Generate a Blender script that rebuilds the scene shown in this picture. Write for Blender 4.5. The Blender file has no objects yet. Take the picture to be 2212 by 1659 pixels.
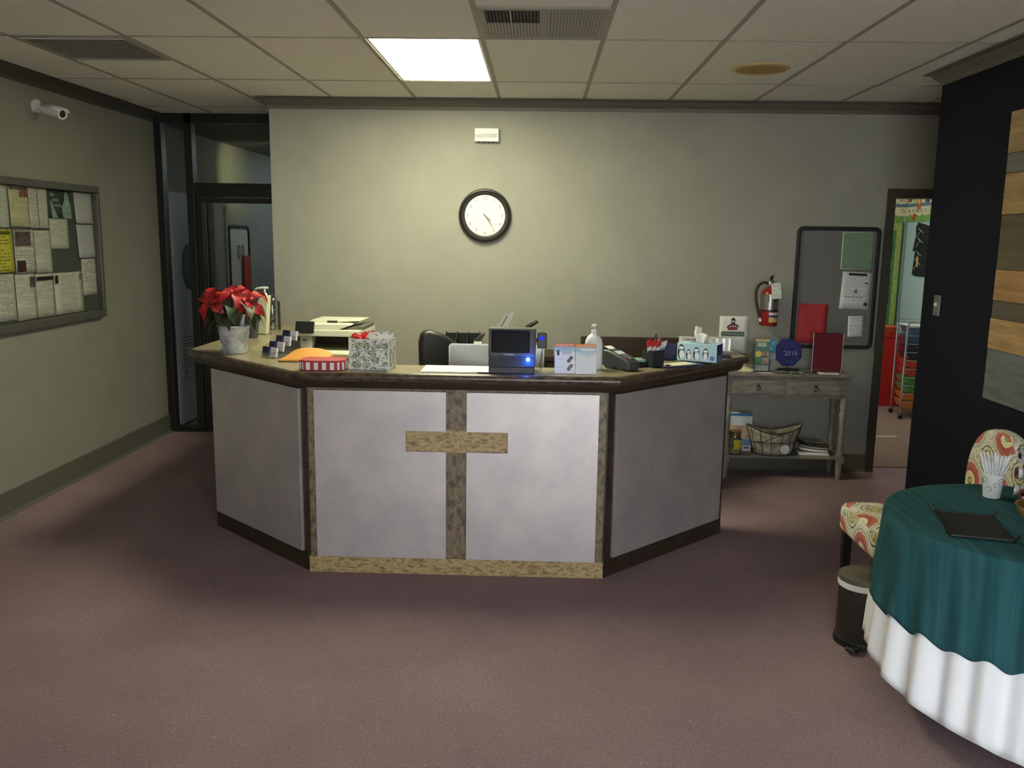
import bpy, math, random
from mathutils import Matrix, Vector
PI = math.pi
R = math.radians
random.seed(7)
SC = bpy.context.scene
COL = SC.collection

# ------------------------------------------------------------------ camera, world, exposure
cam_d = bpy.data.cameras.new('camera')
cam_d.sensor_width = 36.0
cam_d.lens = 1861.3 / 2212 * 36.0
cam_d.clip_start = 0.05
cam = bpy.data.objects.new('camera', cam_d)
COL.objects.link(cam)
CP, CR, CY = 0.16846, 0.01401, -0.02897          # pitch down, roll, yaw
_f = Vector((math.sin(CY) * math.cos(CP), math.cos(CY) * math.cos(CP), -math.sin(CP)))
_r = Vector((math.cos(CY), -math.sin(CY), 0))
_u = _r.cross(_f)
_r2 = _r * math.cos(CR) + _u * math.sin(CR)
_u2 = -_r * math.sin(CR) + _u * math.cos(CR)
_m = Matrix((_r2, _u2, -_f)).transposed().to_4x4()
_m.translation = Vector((0, 0, 1.745))
cam.matrix_world = _m
SC.camera = cam

SC.view_settings.view_transform = 'Standard'
SC.view_settings.look = 'None'
SC.view_settings.gamma = 1.0
SC.view_settings.use_curve_mapping = False
SC.view_settings.exposure = 0.0

W = bpy.data.worlds.new('daylight')
SC.world = W
W.use_nodes = True
W.node_tree.nodes['Background'].inputs['Color'].default_value = (0.90, 0.96, 1.0, 1)
W.node_tree.nodes['Background'].inputs['Strength'].default_value = 8.9
FRONT_Y = -0.8
WX0, WX1, WZ0, WZ1 = -0.70, 1.80, 0.06, 2.36      # glazed street front behind the camera
LAMP_STRENGTH = 35.0

def portal(x0, x1, z0, z1, y):                    # helps the renderer find the daylight in the window opening
    l = bpy.data.lights.new('window_daylight', 'AREA')
    l.shape = 'RECTANGLE'; l.size = x1 - x0; l.size_y = z1 - z0
    l.cycles.is_portal = True
    o = bpy.data.objects.new('window_daylight', l)
    COL.objects.link(o)
    o.location = ((x0 + x1) / 2, y, (z0 + z1) / 2)
    o.rotation_euler = (R(90), 0, 0)
    o.rotation_euler = (R(90), 0, R(180))
    return o
portal(WX0, WX1, WZ0, WZ1, FRONT_Y + 0.02)
sun = bpy.data.lights.new('sun', 'SUN'); sun.energy = 115.0; sun.angle = R(0.6); sun.color = (1.0, 0.98, 0.94)
sun_o = bpy.data.objects.new('sun', sun); COL.objects.link(sun_o); sun_o.rotation_euler = (R(-35), R(8), 0)   # from over the roof, onto the pavement

# ------------------------------------------------------------------ material helpers
def lin(c):
    return tuple(((v / 255) / 12.92 if v / 255 <= 0.04045 else ((v / 255 + 0.055) / 1.055) ** 2.4) for v in c)
def c4(c): return (*lin(c), 1.0)
MATS = {}
def new_mat(name):
    m = bpy.data.materials.new(name); m.use_nodes = True
    nt = m.node_tree
    return m, nt, nt.nodes['Principled BSDF']
def N(nt, t, **kw):
    n = nt.nodes.new(t)
    for k, v in kw.items():
        if k in ('operation', 'blend_type', 'data_type', 'interpolation', 'feature', 'distance', 'wave_type', 'bands_direction', 'noise_dimensions', 'voronoi_dimensions'):
            setattr(n, k, v)
        else:
            n.inputs[k].default_value = v
    return n
def L(nt, a, ao, b, bi): nt.links.new(a.outputs[ao], b.inputs[bi])
def ramp(nt, stops, interp='LINEAR'):
    n = nt.nodes.new('ShaderNodeValToRGB'); cr = n.color_ramp; cr.interpolation = interp
    cr.elements[0].position = stops[0][0]; cr.elements[0].color = c4(stops[0][1])
    cr.elements[-1].position = stops[-1][0]; cr.elements[-1].color = c4(stops[-1][1])
    for p, c in stops[1:-1]:
        e = cr.elements.new(p); e.color = c4(c)
    return n
def math_n(nt, op, a, b=None, v=None, clamp=False):
    n = nt.nodes.new('ShaderNodeMath'); n.operation = op; n.use_clamp = clamp
    for i, q in enumerate((a, b)):
        if q is None: continue
        if isinstance(q, (int, float)): n.inputs[i].default_value = q
        else: nt.links.new(q, n.inputs[i])
    return n.outputs[0]
def mat(name, col, rough=0.6, metal=0.0, var=None, bump=None, spec=0.5, emit=None, coat=0.0, stretch=None, alpha=None):
    """plain surface; var=(scale, amount, [second colour]); bump=(scale, strength); stretch=(x,y,z) grain"""
    if name in MATS: return MATS[name]
    m, nt, b = new_mat(name)
    b.inputs['Base Color'].default_value = c4(col)
    b.inputs['Roughness'].default_value = rough
    b.inputs['Metallic'].default_value = metal
    b.inputs['Specular IOR Level'].default_value = spec
    if coat: b.inputs['Coat Weight'].default_value = coat; b.inputs['Coat Roughness'].default_value = 0.15
    tc = nt.nodes.new('ShaderNodeTexCoord'); src = tc.outputs['Object']
    if stretch:
        mp = nt.nodes.new('ShaderNodeMapping'); mp.inputs['Scale'].default_value = stretch
        nt.links.new(src, mp.inputs['Vector']); src = mp.outputs['Vector']
    if var:
        nz = N(nt, 'ShaderNodeTexNoise', Scale=var[0], Detail=5.0, Roughness=0.6); nt.links.new(src, nz.inputs['Vector'])
        if len(var) > 2: lo, hi = var[2], col
        else:
            lo = tuple(max(0, v * (1 - var[1])) for v in col); hi = tuple(min(255, v * (1 + var[1])) for v in col)
        rp = ramp(nt, [(0.35, lo), (0.65, hi)]); L(nt, nz, 'Fac', rp, 'Fac'); L(nt, rp, 'Color', b, 'Base Color')
    if bump:
        nb = N(nt, 'ShaderNodeTexNoise', Scale=bump[0], Detail=3.0); nt.links.new(src, nb.inputs['Vector'])
        bp = N(nt, 'ShaderNodeBump', Strength=bump[1], Distance=0.01); L(nt, nb, 'Fac', bp, 'Height'); L(nt, bp, 'Normal', b, 'Normal')
    if emit:
        b.inputs['Emission Color'].default_value = (*emit[0], 1); b.inputs['Emission Strength'].default_value = emit[1]
    MATS[name] = m
    return m
def glass_mat(name, tint=(1, 1, 1), refl=0.06, rough=0.0, fres=0.5):
    if name in MATS: return MATS[name]
    m, nt, b = new_mat(name); nt.nodes.remove(b)
    out = nt.nodes['Material Output']
    tr = nt.nodes.new('ShaderNodeBsdfTransparent'); tr.inputs['Color'].default_value = (*tint, 1)
    gl = nt.nodes.new('ShaderNodeBsdfGlossy'); gl.inputs['Roughness'].default_value = rough
    fr = N(nt, 'ShaderNodeLayerWeight', Blend=0.25)
    f = math_n(nt, 'MULTIPLY_ADD', fr.outputs['Fresnel'], fres); f.node.inputs[2].default_value = refl
    mx = nt.nodes.new('ShaderNodeMixShader')
    nt.links.new(f, mx.inputs[0]); nt.links.new(tr.outputs[0], mx.inputs[1]); nt.links.new(gl.outputs[0], mx.inputs[2])
    nt.links.new(mx.outputs[0], out.inputs['Surface'])
    MATS[name] = m
    return m
def carpet_mat():
    m, nt, b = new_mat('carpet'); b.inputs['Roughness'].default_value = 1.0; b.inputs['Specular IOR Level'].default_value = 0.1
    tc = nt.nodes.new('ShaderNodeTexCoord')
    n1 = N(nt, 'ShaderNodeTexNoise', Scale=150.0, Detail=4.0, Roughness=0.75); L(nt, tc, 'Object', n1, 'Vector')
    v1 = N(nt, 'ShaderNodeTexVoronoi', Scale=95.0); L(nt, tc, 'Object', v1, 'Vector')
    rp = ramp(nt, [(0.30, (98, 79, 84)), (0.46, (148, 123, 127)), (0.56, (166, 141, 142)), (0.70, (210, 186, 179))]); L(nt, n1, 'Fac', rp, 'Fac')
    r2 = ramp(nt, [(0.0, (134, 112, 122)), (0.45, (166, 140, 140)), (0.9, (148, 122, 126)), (1.0, (214, 196, 188))]); L(nt, v1, 'Color', r2, 'Fac')
    mx = N(nt, 'ShaderNodeMix', data_type='RGBA'); mx.inputs[0].default_value = 0.4
    nt.links.new(rp.outputs[0], mx.inputs[6]); nt.links.new(r2.outputs[0], mx.inputs[7])
    n3 = N(nt, 'ShaderNodeTexNoise', Scale=2.2, Detail=3.0); L(nt, tc, 'Object', n3, 'Vector')
    r3 = ramp(nt, [(0.3, (238, 238, 241)), (0.7, (255, 255, 255))]); L(nt, n3, 'Fac', r3, 'Fac')
    mu = N(nt, 'ShaderNodeMix', data_type='RGBA', blend_type='MULTIPLY'); mu.inputs[0].default_value = 1.0
    nt.links.new(mx.outputs[2], mu.inputs[6]); nt.links.new(r3.outputs[0], mu.inputs[7])
    nt.links.new(mu.outputs[2], b.inputs['Base Color'])
    bp = N(nt, 'ShaderNodeBump', Strength=0.7, Distance=0.006); L(nt, n1, 'Fac', bp, 'Height'); L(nt, bp, 'Normal', b, 'Normal')
    MATS['carpet'] = m; return m
def burl_mat(name, stops, scale, stretch, rough=0.45):
    m, nt, b = new_mat(name); b.inputs['Roughness'].default_value = rough
    tc = nt.nodes.new('ShaderNodeTexCoord'); mp = nt.nodes.new('ShaderNodeMapping'); mp.inputs['Scale'].default_value = stretch
    L(nt, tc, 'Object', mp, 'Vector')
    n1 = N(nt, 'ShaderNodeTexNoise', Scale=scale, Detail=3.0, Roughness=0.6, Distortion=0.5); L(nt, mp, 'Vector', n1, 'Vector')
    n2 = N(nt, 'ShaderNodeTexNoise', Scale=scale * 5, Detail=2.0); L(nt, mp, 'Vector', n2, 'Vector')
    a = math_n(nt, 'MULTIPLY_ADD', n2.outputs['Fac'], 0.14); nt.links.new(n1.outputs['Fac'], a.node.inputs[2])
    rp = ramp(nt, stops); nt.links.new(a, rp.inputs['Fac']); L(nt, rp, 'Color', b, 'Base Color')
    MATS[name] = m; return m
def print_mat(name, paper, ink, period=0.011, cover=0.5, rough=0.7, words=90.0, margin=None):
    """printed sheet: rows of text-like ink marks on paper, in the sheet's own x/z"""
    if name in MATS: return MATS[name]
    m, nt, b = new_mat(name); b.inputs['Roughness'].default_value = rough
    tc = nt.nodes.new('ShaderNodeTexCoord'); sp = nt.nodes.new('ShaderNodeSeparateXYZ'); L(nt, tc, 'Object', sp, 'Vector')
    z = math_n(nt, 'DIVIDE', sp.outputs['Z'], period)
    row = math_n(nt, 'FLOOR', z); fr = math_n(nt, 'FRACT', z)
    on = math_n(nt, 'LESS_THAN', fr, cover)
    xx = math_n(nt, 'MULTIPLY', sp.outputs['X'], words)
    cb = nt.nodes.new('ShaderNodeCombineXYZ'); nt.links.new(xx, cb.inputs['X']); r7 = math_n(nt, 'MULTIPLY', row, 7.31); nt.links.new(r7, cb.inputs['Y'])
    nz = N(nt, 'ShaderNodeTexNoise', Scale=1.0, Detail=2.0); L(nt, cb, 'Vector', nz, 'Vector')
    wd = math_n(nt, 'GREATER_THAN', nz.outputs['Fac'], 0.44)
    nl = N(nt, 'ShaderNodeTexNoise', Scale=1.0, Detail=0.0)
    cb2 = nt.nodes.new('ShaderNodeCombineXYZ'); nt.links.new(math_n(nt, 'MULTIPLY', row, 0.37), cb2.inputs['Y']); nt.links.new(math_n(nt, 'MULTIPLY', sp.outputs['X'], 6.0), cb2.inputs['X'])
    L(nt, cb2, 'Vector', nl, 'Vector')
    blk = math_n(nt, 'GREATER_THAN', nl.outputs['Fac'], 0.40)
    k = math_n(nt, 'MULTIPLY', math_n(nt, 'MULTIPLY', on, wd), blk)
    if margin: k = math_n(nt, 'MULTIPLY', k, math_n(nt, 'LESS_THAN', math_n(nt, 'ABSOLUTE', sp.outputs['X']), margin))
    mx = N(nt, 'ShaderNodeMix', data_type='RGBA'); nt.links.new(k, mx.inputs[0])
    mx.inputs[6].default_value = c4(paper); mx.inputs[7].default_value = c4(ink)
    nt.links.new(mx.outputs[2], b.inputs['Base Color'])
    MATS[name] = m; return m
def fabric_mat():
    """cream suzani upholstery: medallions of red and olive rings on a lattice, with little dark scrolls between"""
    m, nt, b = new_mat('suzani_fabric'); b.inputs['Roughness'].default_value = 0.9
    tc = nt.nodes.new('ShaderNodeTexCoord')
    def layer(sx, ox, oy):
        mp = nt.nodes.new('ShaderNodeMapping'); mp.inputs['Scale'].default_value = (sx, sx, sx); mp.inputs['Location'].default_value = (ox, oy, 0)
        L(nt, tc, 'UV', mp, 'Vector')
        fr = nt.nodes.new('ShaderNodeVectorMath'); fr.operation = 'FRACTION'; L(nt, mp, 'Vector', fr, 0)
        sb = nt.nodes.new('ShaderNodeVectorMath'); sb.operation = 'SUBTRACT'; L(nt, fr, 'Vector', sb, 0); sb.inputs[1].default_value = (0.5, 0.5, 0)
        sp = nt.nodes.new('ShaderNodeSeparateXYZ'); L(nt, sb, 'Vector', sp, 'Vector')
        cb = nt.nodes.new('ShaderNodeCombineXYZ'); nt.links.new(sp.outputs['X'], cb.inputs['X']); nt.links.new(sp.outputs['Y'], cb.inputs['Y'])
        ln = nt.nodes.new('ShaderNodeVectorMath'); ln.operation = 'LENGTH'; L(nt, cb, 'Vector', ln, 0)
        an = math_n(nt, 'ARCTAN2', sp.outputs['Y'], sp.outputs['X'])
        s = math_n(nt, 'SINE', math_n(nt, 'MULTIPLY', an, 14.0))
        d = math_n(nt, 'MULTIPLY_ADD', s, 0.006); nt.links.new(ln.outputs['Value'], d.node.inputs[2])
        return d
    d1 = layer(3.6, 0.18, 0.30)
    cream = (228, 222, 202)
    big = ramp(nt, [(0.0, (225, 214, 170)), (0.03, (120, 112, 62)), (0.065, (232, 220, 168)), (0.15, (240, 226, 190)), (0.17, (182, 92, 82)), (0.25, (194, 114, 102)), (0.33, (228, 218, 190)), (0.36, (184, 182, 164)), (0.42, cream)], 'CONSTANT')
    nt.links.new(d1, big.inputs['Fac'])
    d2 = layer(3.6, 0.68, 0.80)
    sm = ramp(nt, [(0.0, (214, 190, 120)), (0.05, (168, 158, 100)), (0.09, (218, 208, 164)), (0.12, (172, 164, 110)), (0.17, cream), (0.215, (70, 66, 52)), (0.235, cream)], 'CONSTANT')
    nt.links.new(d2, sm.inputs['Fac'])
    wv = N(nt, 'ShaderNodeTexNoise', Scale=9.0, Detail=0.0, Distortion=2.5); L(nt, tc, 'UV', wv, 'Vector')
    w2 = math_n(nt, 'LESS_THAN', math_n(nt, 'ABSOLUTE', math_n(nt, 'SUBTRACT', wv.outputs['Fac'], 0.5)), 0.012)
    mxs = N(nt, 'ShaderNodeMix', data_type='RGBA'); nt.links.new(w2, mxs.inputs[0]); nt.links.new(sm.outputs[0], mxs.inputs[6]); mxs.inputs[7].default_value = c4((74, 68, 54))
    sel = math_n(nt, 'LESS_THAN', d1, 0.40)
    mx = N(nt, 'ShaderNodeMix', data_type='RGBA'); nt.links.new(sel, mx.inputs[0]); nt.links.new(mxs.outputs[2], mx.inputs[6]); nt.links.new(big.outputs[0], mx.inputs[7])
    nt.links.new(mx.outputs[2], b.inputs['Base Color'])
    MATS['suzani_fabric'] = m; return m

# ------------------------------------------------------------------ mesh helpers
class MB:
    def __init__(s): s.V = []; s.F = []
    def add(s, V, F):
        o = len(s.V); s.V += [tuple(v) for v in V]; s.F += [tuple(i + o for i in f) for f in F]; return s
    def box(s, x0, y0, z0, x1, y1, z1):
        V = [(x0, y0, z0), (x1, y0, z0), (x1, y1, z0), (x0, y1, z0), (x0, y0, z1), (x1, y0, z1), (x1, y1, z1), (x0, y1, z1)]
        return s.add(V, [(0, 3, 2, 1), (4, 5, 6, 7), (0, 1, 5, 4), (1, 2, 6, 5), (2, 3, 7, 6), (3, 0, 4, 7)])
    def cbox(s, cx, cy, cz, sx, sy, sz): return s.box(cx - sx / 2, cy - sy / 2, cz - sz / 2, cx + sx / 2, cy + sy / 2, cz + sz / 2)
    def lathe(s, prof, n=28, c=(0, 0, 0), axis='z', a0=0.0, sx=1.0, sy=1.0, cap=True):
        V = []; F = []
        for r, z in prof:
            for i in range(n):
                a = a0 + 2 * PI * i / n
                x, y = r * math.cos(a) * sx, r * math.sin(a) * sy
                p = (x, y, z) if axis == 'z' else ((x, z, y) if axis == 'y' else (z, x, y))
                V.append((p[0] + c[0], p[1] + c[1], p[2] + c[2]))
        for k in range(len(prof) - 1):
            for i in range(n):
                j = (i + 1) % n; q = (k * n + i, k * n + j, (k + 1) * n + j, (k + 1) * n + i)
                F.append(q if axis != 'y' else q[::-1])
        if len(prof) == 2 and prof[0][1] == prof[1][1]: cap = False
        if cap and prof[0][0] > 1e-6: F.append(tuple(range(n))[::-1])
        if cap and prof[-1][0] > 1e-6: F.append(tuple((len(prof) - 1) * n + i for i in range(n)))
        return s.add(V, F)
    def cyl(s, c, r, h, axis='z', n=24, r2=None): return s.lathe([(r, 0), (r if r2 is None else r2, h)], n, c, axis)
    def ball(s, c, r, n=16, sz=1.0):
        k = max(5, n // 2)
        return s.lathe([(r * math.sin(PI * i / k) + (1e-5 if i in (0, k) else 0), -r * math.cos(PI * i / k) * sz) for i in range(k + 1)], n, c)
    def tube(s, P, r, n=8, closed=False):
        P = [Vector(p) for p in P]; m = len(P); V = []; F = []
        rr = r if isinstance(r, (list, tuple)) else [r] * m
        up = None
        for i, p in enumerate(P):
            if closed: t = P[(i + 1) % m] - P[i - 1]
            else: t = P[min(i + 1, m - 1)] - P[max(i - 1, 0)]
            t.normalize()
            if up is None:
                up = Vector((0, 0, 1)) if abs(t.z) < 0.9 else Vector((1, 0, 0))
            a = t.cross(up); 
            if a.length < 1e-4: a = t.orthogonal()
            a.normalize(); up = a.cross(t).normalized()
            for k in range(n):
                th = 2 * PI * k / n
                V.append(p + a * (math.cos(th) * rr[i]) + up * (math.sin(th) * rr[i]))
        e = m if closed else m - 1
        for i in range(e):
            for k in range(n):
                j = (k + 1) % n; i2 = (i + 1) % m
                F.append((i * n + k, i * n + j, i2 * n + j, i2 * n + k))
        if not closed:
            F.append(tuple(range(n))[::-1]); F.append(tuple((m - 1) * n + k for k in range(n)))
        return s.add(V, F)
    def prism(s, poly, d0, d1, plane='xz'):
        n = len(poly)
        def P(a, b, d): return {'xz': (a, d, b), 'xy': (a, b, d), 'yz': (d, a, b)}[plane]
        V = [P(a, b, d0) for a, b in poly] + [P(a, b, d1) for a, b in poly]
        F = [tuple(range(n)), tuple(range(2 * n - 1, n - 1, -1))] + [(i, i + n, (i + 1) % n + n, (i + 1) % n) for i in range(n)]
        return s.add(V, F)
    def grid(s, nu, nv, fn):
        V = [fn(i / nu, j / nv) for j in range(nv + 1) for i in range(nu + 1)]
        F = [(j * (nu + 1) + i, j * (nu + 1) + i + 1, (j + 1) * (nu + 1) + i + 1, (j + 1) * (nu + 1) + i) for j in range(nv) for i in range(nu)]
        return s.add(V, F)
    def poly(s, pts): return s.add(pts, [tuple(range(len(pts)))])
    def xf(s, m):
        s.V = [tuple(m @ Vector(v)) for v in s.V]; return s
    def rot(s, ax, deg): return s.xf(Matrix.Rotation(R(deg), 4, ax))
    def mv(s, x, y, z): return s.xf(Matrix.Translation((x, y, z)))
    def mesh(s, name, m, smooth=False, uv=False):
        me = bpy.data.meshes.new(name); me.from_pydata(s.V, [], s.F); me.update()
        import bmesh
        bm = bmesh.new(); bm.from_mesh(me); bmesh.ops.recalc_face_normals(bm, faces=bm.faces); bm.to_mesh(me); bm.free()
        if m: me.materials.append(m)
        if smooth:
            me.polygons.foreach_set('use_smooth', [True] * len(me.polygons))
        if uv:
            ul = me.uv_layers.new(name='UVMap')
            for p in me.polygons:
                n = p.normal
                for li in p.loop_indices:
                    v = me.vertices[me.loops[li].vertex_index].co
                    if abs(n.z) > 0.7: t = (v.x, v.y)
                    elif abs(n.x) > abs(n.y): t = (v.y, v.z)
                    else: t = (v.x, v.z)
                    ul.data[li].uv = t
        return me
def build(name, mb, m, parent=None, smooth=False, bevel=0.0, seg=2, solid=0.0, sub=0, uv=False, loc=None, rot=None, angle=35):
    me = mb if isinstance(mb, bpy.types.Mesh) else mb.mesh(name, m, smooth, uv)
    o = bpy.data.objects.new(name, me); COL.objects.link(o)
    if parent: o.parent = parent
    if loc: o.location = loc
    if rot: o.rotation_euler = rot
    if solid:
        md = o.modifiers.new('solid', 'SOLIDIFY'); md.thickness = solid; md.offset = 0
    if bevel:
        md = o.modifiers.new('bevel', 'BEVEL'); md.width = bevel; md.segments = seg; md.limit_method = 'ANGLE'; md.angle_limit = R(angle)
    if sub:
        md = o.modifiers.new('sub', 'SUBSURF'); md.levels = sub; md.render_levels = sub
    if smooth and not sub and not uv:
        try: me.set_sharp_from_angle(angle=R(40))
        except Exception: pass
    return o
def tag(o, label, cat, group=None):
    o['label'] = label; o['category'] = cat
    if group: o['group'] = group
    return o
def thing(name, label, cat, loc=(0, 0, 0), rz=0.0, group=None):
    o = bpy.data.objects.new(name, None); COL.objects.link(o); o.empty_display_size = 0.05
    o.location = loc; o.rotation_euler = (0, 0, rz)
    return tag(o, label, cat, group)
def struct(name, mb, m, parent=None, label=None, **kw):
    o = build(name, mb, m, parent, **kw)
    if parent is None:
        o['kind'] = 'structure'
        if label: o['label'] = label; 
    return o
def sempty(name, label=None, loc=(0, 0, 0), rz=0):
    o = bpy.data.objects.new(name, None); COL.objects.link(o); o.location = loc; o.rotation_euler = (0, 0, rz); o['kind'] = 'structure'
    if label: o['label'] = label
    return o
def text(name, body, size, m, parent=None, loc=(0, 0, 0), rot=(R(90), 0, 0), align='CENTER', ext=0.0003, sx=1.0, space=1.0, label=None):
    cu = bpy.data.curves.new(name, 'FONT'); cu.body = body; cu.size = size; cu.align_x = align; cu.align_y = 'CENTER'; cu.extrude = ext
    cu.resolution_u = 3; cu.space_character = space
    t = bpy.data.objects.new(name + '_src', cu)
    me = bpy.data.meshes.new_from_object(t); bpy.data.objects.remove(t); bpy.data.curves.remove(cu)
    me.name = name; me.materials.clear(); me.materials.append(m)
    o = bpy.data.objects.new(name, me); COL.objects.link(o); o.parent = parent; o.location = loc; o.rotation_euler = rot; o.scale = (sx, 1, 1)
    if label: o['label'] = label
    return o
def copy_tree(o, parent=None):
    c = o.copy(); COL.objects.link(c); c.parent = parent
    for ch in list(o.children): copy_tree(ch, c)
    return c
def arc(cx, cy, r, a0, a1, n): return [(cx + r * math.cos(R(a0 + (a1 - a0) * i / n)), cy + r * math.sin(R(a0 + (a1 - a0) * i / n))) for i in range(n + 1)]
def rrect(w, h, r, n=5):
    x, y = w / 2 - r, h / 2 - r
    return arc(x, y, r, 0, 90, n) + arc(-x, y, r, 90, 180, n) + arc(-x, -y, r, 180, 270, n) + arc(x, -y, r, 270, 360, n)
def ring(outer, inner, d0, d1):
    mb = MB(); n = len(outer)
    V = [(a, d0, b) for a, b in outer] + [(a, d0, b) for a, b in inner] + [(a, d1, b) for a, b in outer] + [(a, d1, b) for a, b in inner]
    F = []
    for i in range(n):
        j = (i + 1) % n
        F += [(i, j, n + j, n + i), (2 * n + i, 3 * n + i, 3 * n + j, 2 * n + j), (i, 2 * n + i, 2 * n + j, j), (n + i, n + j, 3 * n + j, 3 * n + i)]
    return mb.add(V, F)

# ------------------------------------------------------------------ shared materials
carpet = carpet_mat()
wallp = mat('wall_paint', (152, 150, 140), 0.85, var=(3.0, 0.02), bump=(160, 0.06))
navyp = mat('navy_paint', (16, 18, 31), 0.8, spec=0.25, bump=(160, 0.06))
trimp = mat('trim_paint', (98, 93, 82), 0.5)
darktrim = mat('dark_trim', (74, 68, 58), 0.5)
basep = mat('rubber_base', (92, 90, 78), 0.55)
tilep = mat('ceiling_tile', (232, 230, 219), 0.95, var=(40, 0.02), bump=(90, 0.12))
teep = mat('ceiling_tee', (160, 154, 142), 0.6)
bronze = mat('bronze_frame', (30, 28, 25), 0.4)
white = mat('white_plastic', (228, 228, 224), 0.4)
black = mat('black_plastic', (22, 22, 23), 0.45)
dgrey = mat('dark_grey_plastic', (58, 59, 62), 0.5)
chrome = mat('chrome', (205, 205, 205), 0.18, 1.0)
paper = mat('white_paper', (232, 231, 226), 0.8)
inkm = mat('dark_ink', (32, 32, 34), 0.7)
greyink = mat('grey_ink', (120, 120, 122), 0.7)
clear = glass_mat('clear_acrylic', (0.97, 0.98, 0.98), 0.05)
pane = glass_mat('door_glass', (0.92, 0.94, 0.95), 0.0, fres=0.3)

ZC = 2.734
WX, NX, BY, RY = -3.26, 2.35, 6.54, 7.44            # left wall, navy wall, back wall, glazed recess

# ------------------------------------------------------------------ floor, ceiling, walls
struct('floor', MB().box(-3.40, FRONT_Y - 0.2, -0.12, 6.2, 11.4, 0.0), carpet, label='speckled mauve brown carpet of the lobby')
ceiling = struct('ceiling', MB().box(-3.40, FRONT_Y - 0.2, ZC + 0.012, 4.4, RY + 0.1, ZC + 0.16), tilep, label='suspended ceiling of off white tiles in a metal grid')
TW = 0.6096
GX0, GY0 = -0.307, 4.578
tile_me = MB().box(0, 0, 0, TW - 0.022, 2 * TW - 0.022, 0.010).mesh('ceiling_tile', tilep)
half_me = MB().box(0, 0, 0, TW - 0.022, TW - 0.022, 0.010).mesh('ceiling_tile', tilep)
cols = range(-5, 7); rows = range(-5, 3)
for i in cols:
    for j in rows:
        x, y = GX0 + i * TW + 0.011, GY0 + j * 2 * TW + 0.011
        if x < -3.5 or x > 4.0 or y < FRONT_Y - 0.1 or y > RY + 0.1: continue
        if (i, j) == (-1, 0): continue                                     # light
        if (i, j) == (0, -1):
            build('ceiling_tile', half_me, None, ceiling, loc=(x, y, ZC)); continue
        if (i, j) == (-4, 0):
            build('ceiling_tile', half_me, None, ceiling, loc=(x, y + TW, ZC))
            continue
        dz = random.uniform(-0.001, 0.001)
        t = build('ceiling_tile', tile_me, None, ceiling, loc=(x, y, ZC + dz))
        if j >= 1 and y + 1.2 > RY: t.scale = (1, (RY + 0.1 - y) / 1.2, 1)
        if x < -3.26: t.scale[0] = max(0.05, (x + TW + 3.26) / TW); t.location.x = -3.262
for i in range(-5, 8):
    x = GX0 + i * TW
    if WX < x < 4.2: build('main_tee', MB().box(x - 0.012, FRONT_Y, ZC - 0.004, x + 0.012, RY, ZC + 0.004), teep, ceiling)
for j in range(-4, 3):
    y = GY0 + j * 2 * TW
    if FRONT_Y < y < RY: build('cross_tee', MB().box(WX, y - 0.006, ZC - 0.0035, 4.2, y + 0.006, ZC + 0.004), teep, ceiling)

struct('wall_left', MB().box(WX - 0.14, FRONT_Y - 0.2, 0, WX, 11.2, ZC + 0.1), mat('wall_paint_dimmed', (138, 135, 122), 0.85, var=(3.0, 0.02), bump=(160, 0.06)), label='greige painted side wall with the notice board')  # wall paint darkened here to stand in for weaker light on this side
wb = MB(); wb.box(-2.01, BY, 0, 2.585, BY + 0.13, ZC + 0.05); wb.box(2.585, BY, 2.085, 3.46, BY + 0.13, ZC + 0.05); wb.box(3.46, BY, 0, 4.3, BY + 0.13, ZC + 0.05)
struct('wall_back', wb, wallp, label='greige painted wall behind the reception desk')
struct('wall_recess', MB().box(-2.01, BY + 0.13, 0, -1.88, 11.2, ZC + 0.05), wallp, label='greige return wall beside the glazed door')
struct('wall_right', MB().box(NX, FRONT_Y - 0.2, 0, NX + 0.13, 5.36, ZC + 0.05), navyp, label='dark navy painted wall with plank artwork')
struct('wall_passage', MB().box(4.05, 5.0, 0, 4.18, BY, ZC + 0.05), wallp)
struct('wall_passage_front', MB().box(NX + 0.13, 4.9, 0, 4.18, 5.03, ZC + 0.05), navyp)
# front wall with the shop windows behind the camera
wf = MB(); wf.box(-3.40, FRONT_Y - 0.15, 0, 2.48, FRONT_Y, WZ0); wf.box(-3.40, FRONT_Y - 0.15, WZ1, 2.48, FRONT_Y, ZC + 0.05)
wf.box(-3.40, FRONT_Y - 0.15, WZ0, WX0, FRONT_Y, WZ1); wf.box(WX1, FRONT_Y - 0.15, WZ0, 2.48, FRONT_Y, WZ1)
struct('wall_front', wf, wallp, label='street side wall with glazed entrance')
win = sempty('window_1', 'glazed street entrance with dark bronze mullions', (0, FRONT_Y - 0.075, 0))
for x in (WX0, -0.36, 0.61, WX1 - 0.05): build('mullion', MB().box(x, -0.03, WZ0, x + 0.05, 0.03, WZ1), bronze, win)
for z in (WZ0, WZ1 - 0.05): build('rail', MB().box(WX0, -0.03, z, WX1, 0.03, z + 0.05), bronze, win)
for x, x2 in ((WX0 + 0.05, -0.36), (-0.31, 0.61), (0.66, WX1 - 0.05)): build('pane', MB().box(x, -0.004, WZ0 + 0.05, x2, 0.004, WZ1 - 0.05), glass_mat('window_glass', (0.97, 0.98, 0.98), 0.03), win)
struct('ground_outside', MB().box(-8, FRONT_Y - 9, -0.14, 8, FRONT_Y - 0.2, -0.02), mat('pavement', (150, 148, 142), 0.9, var=(4, 0.06)), label='pale pavement outside the shop window')

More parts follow.
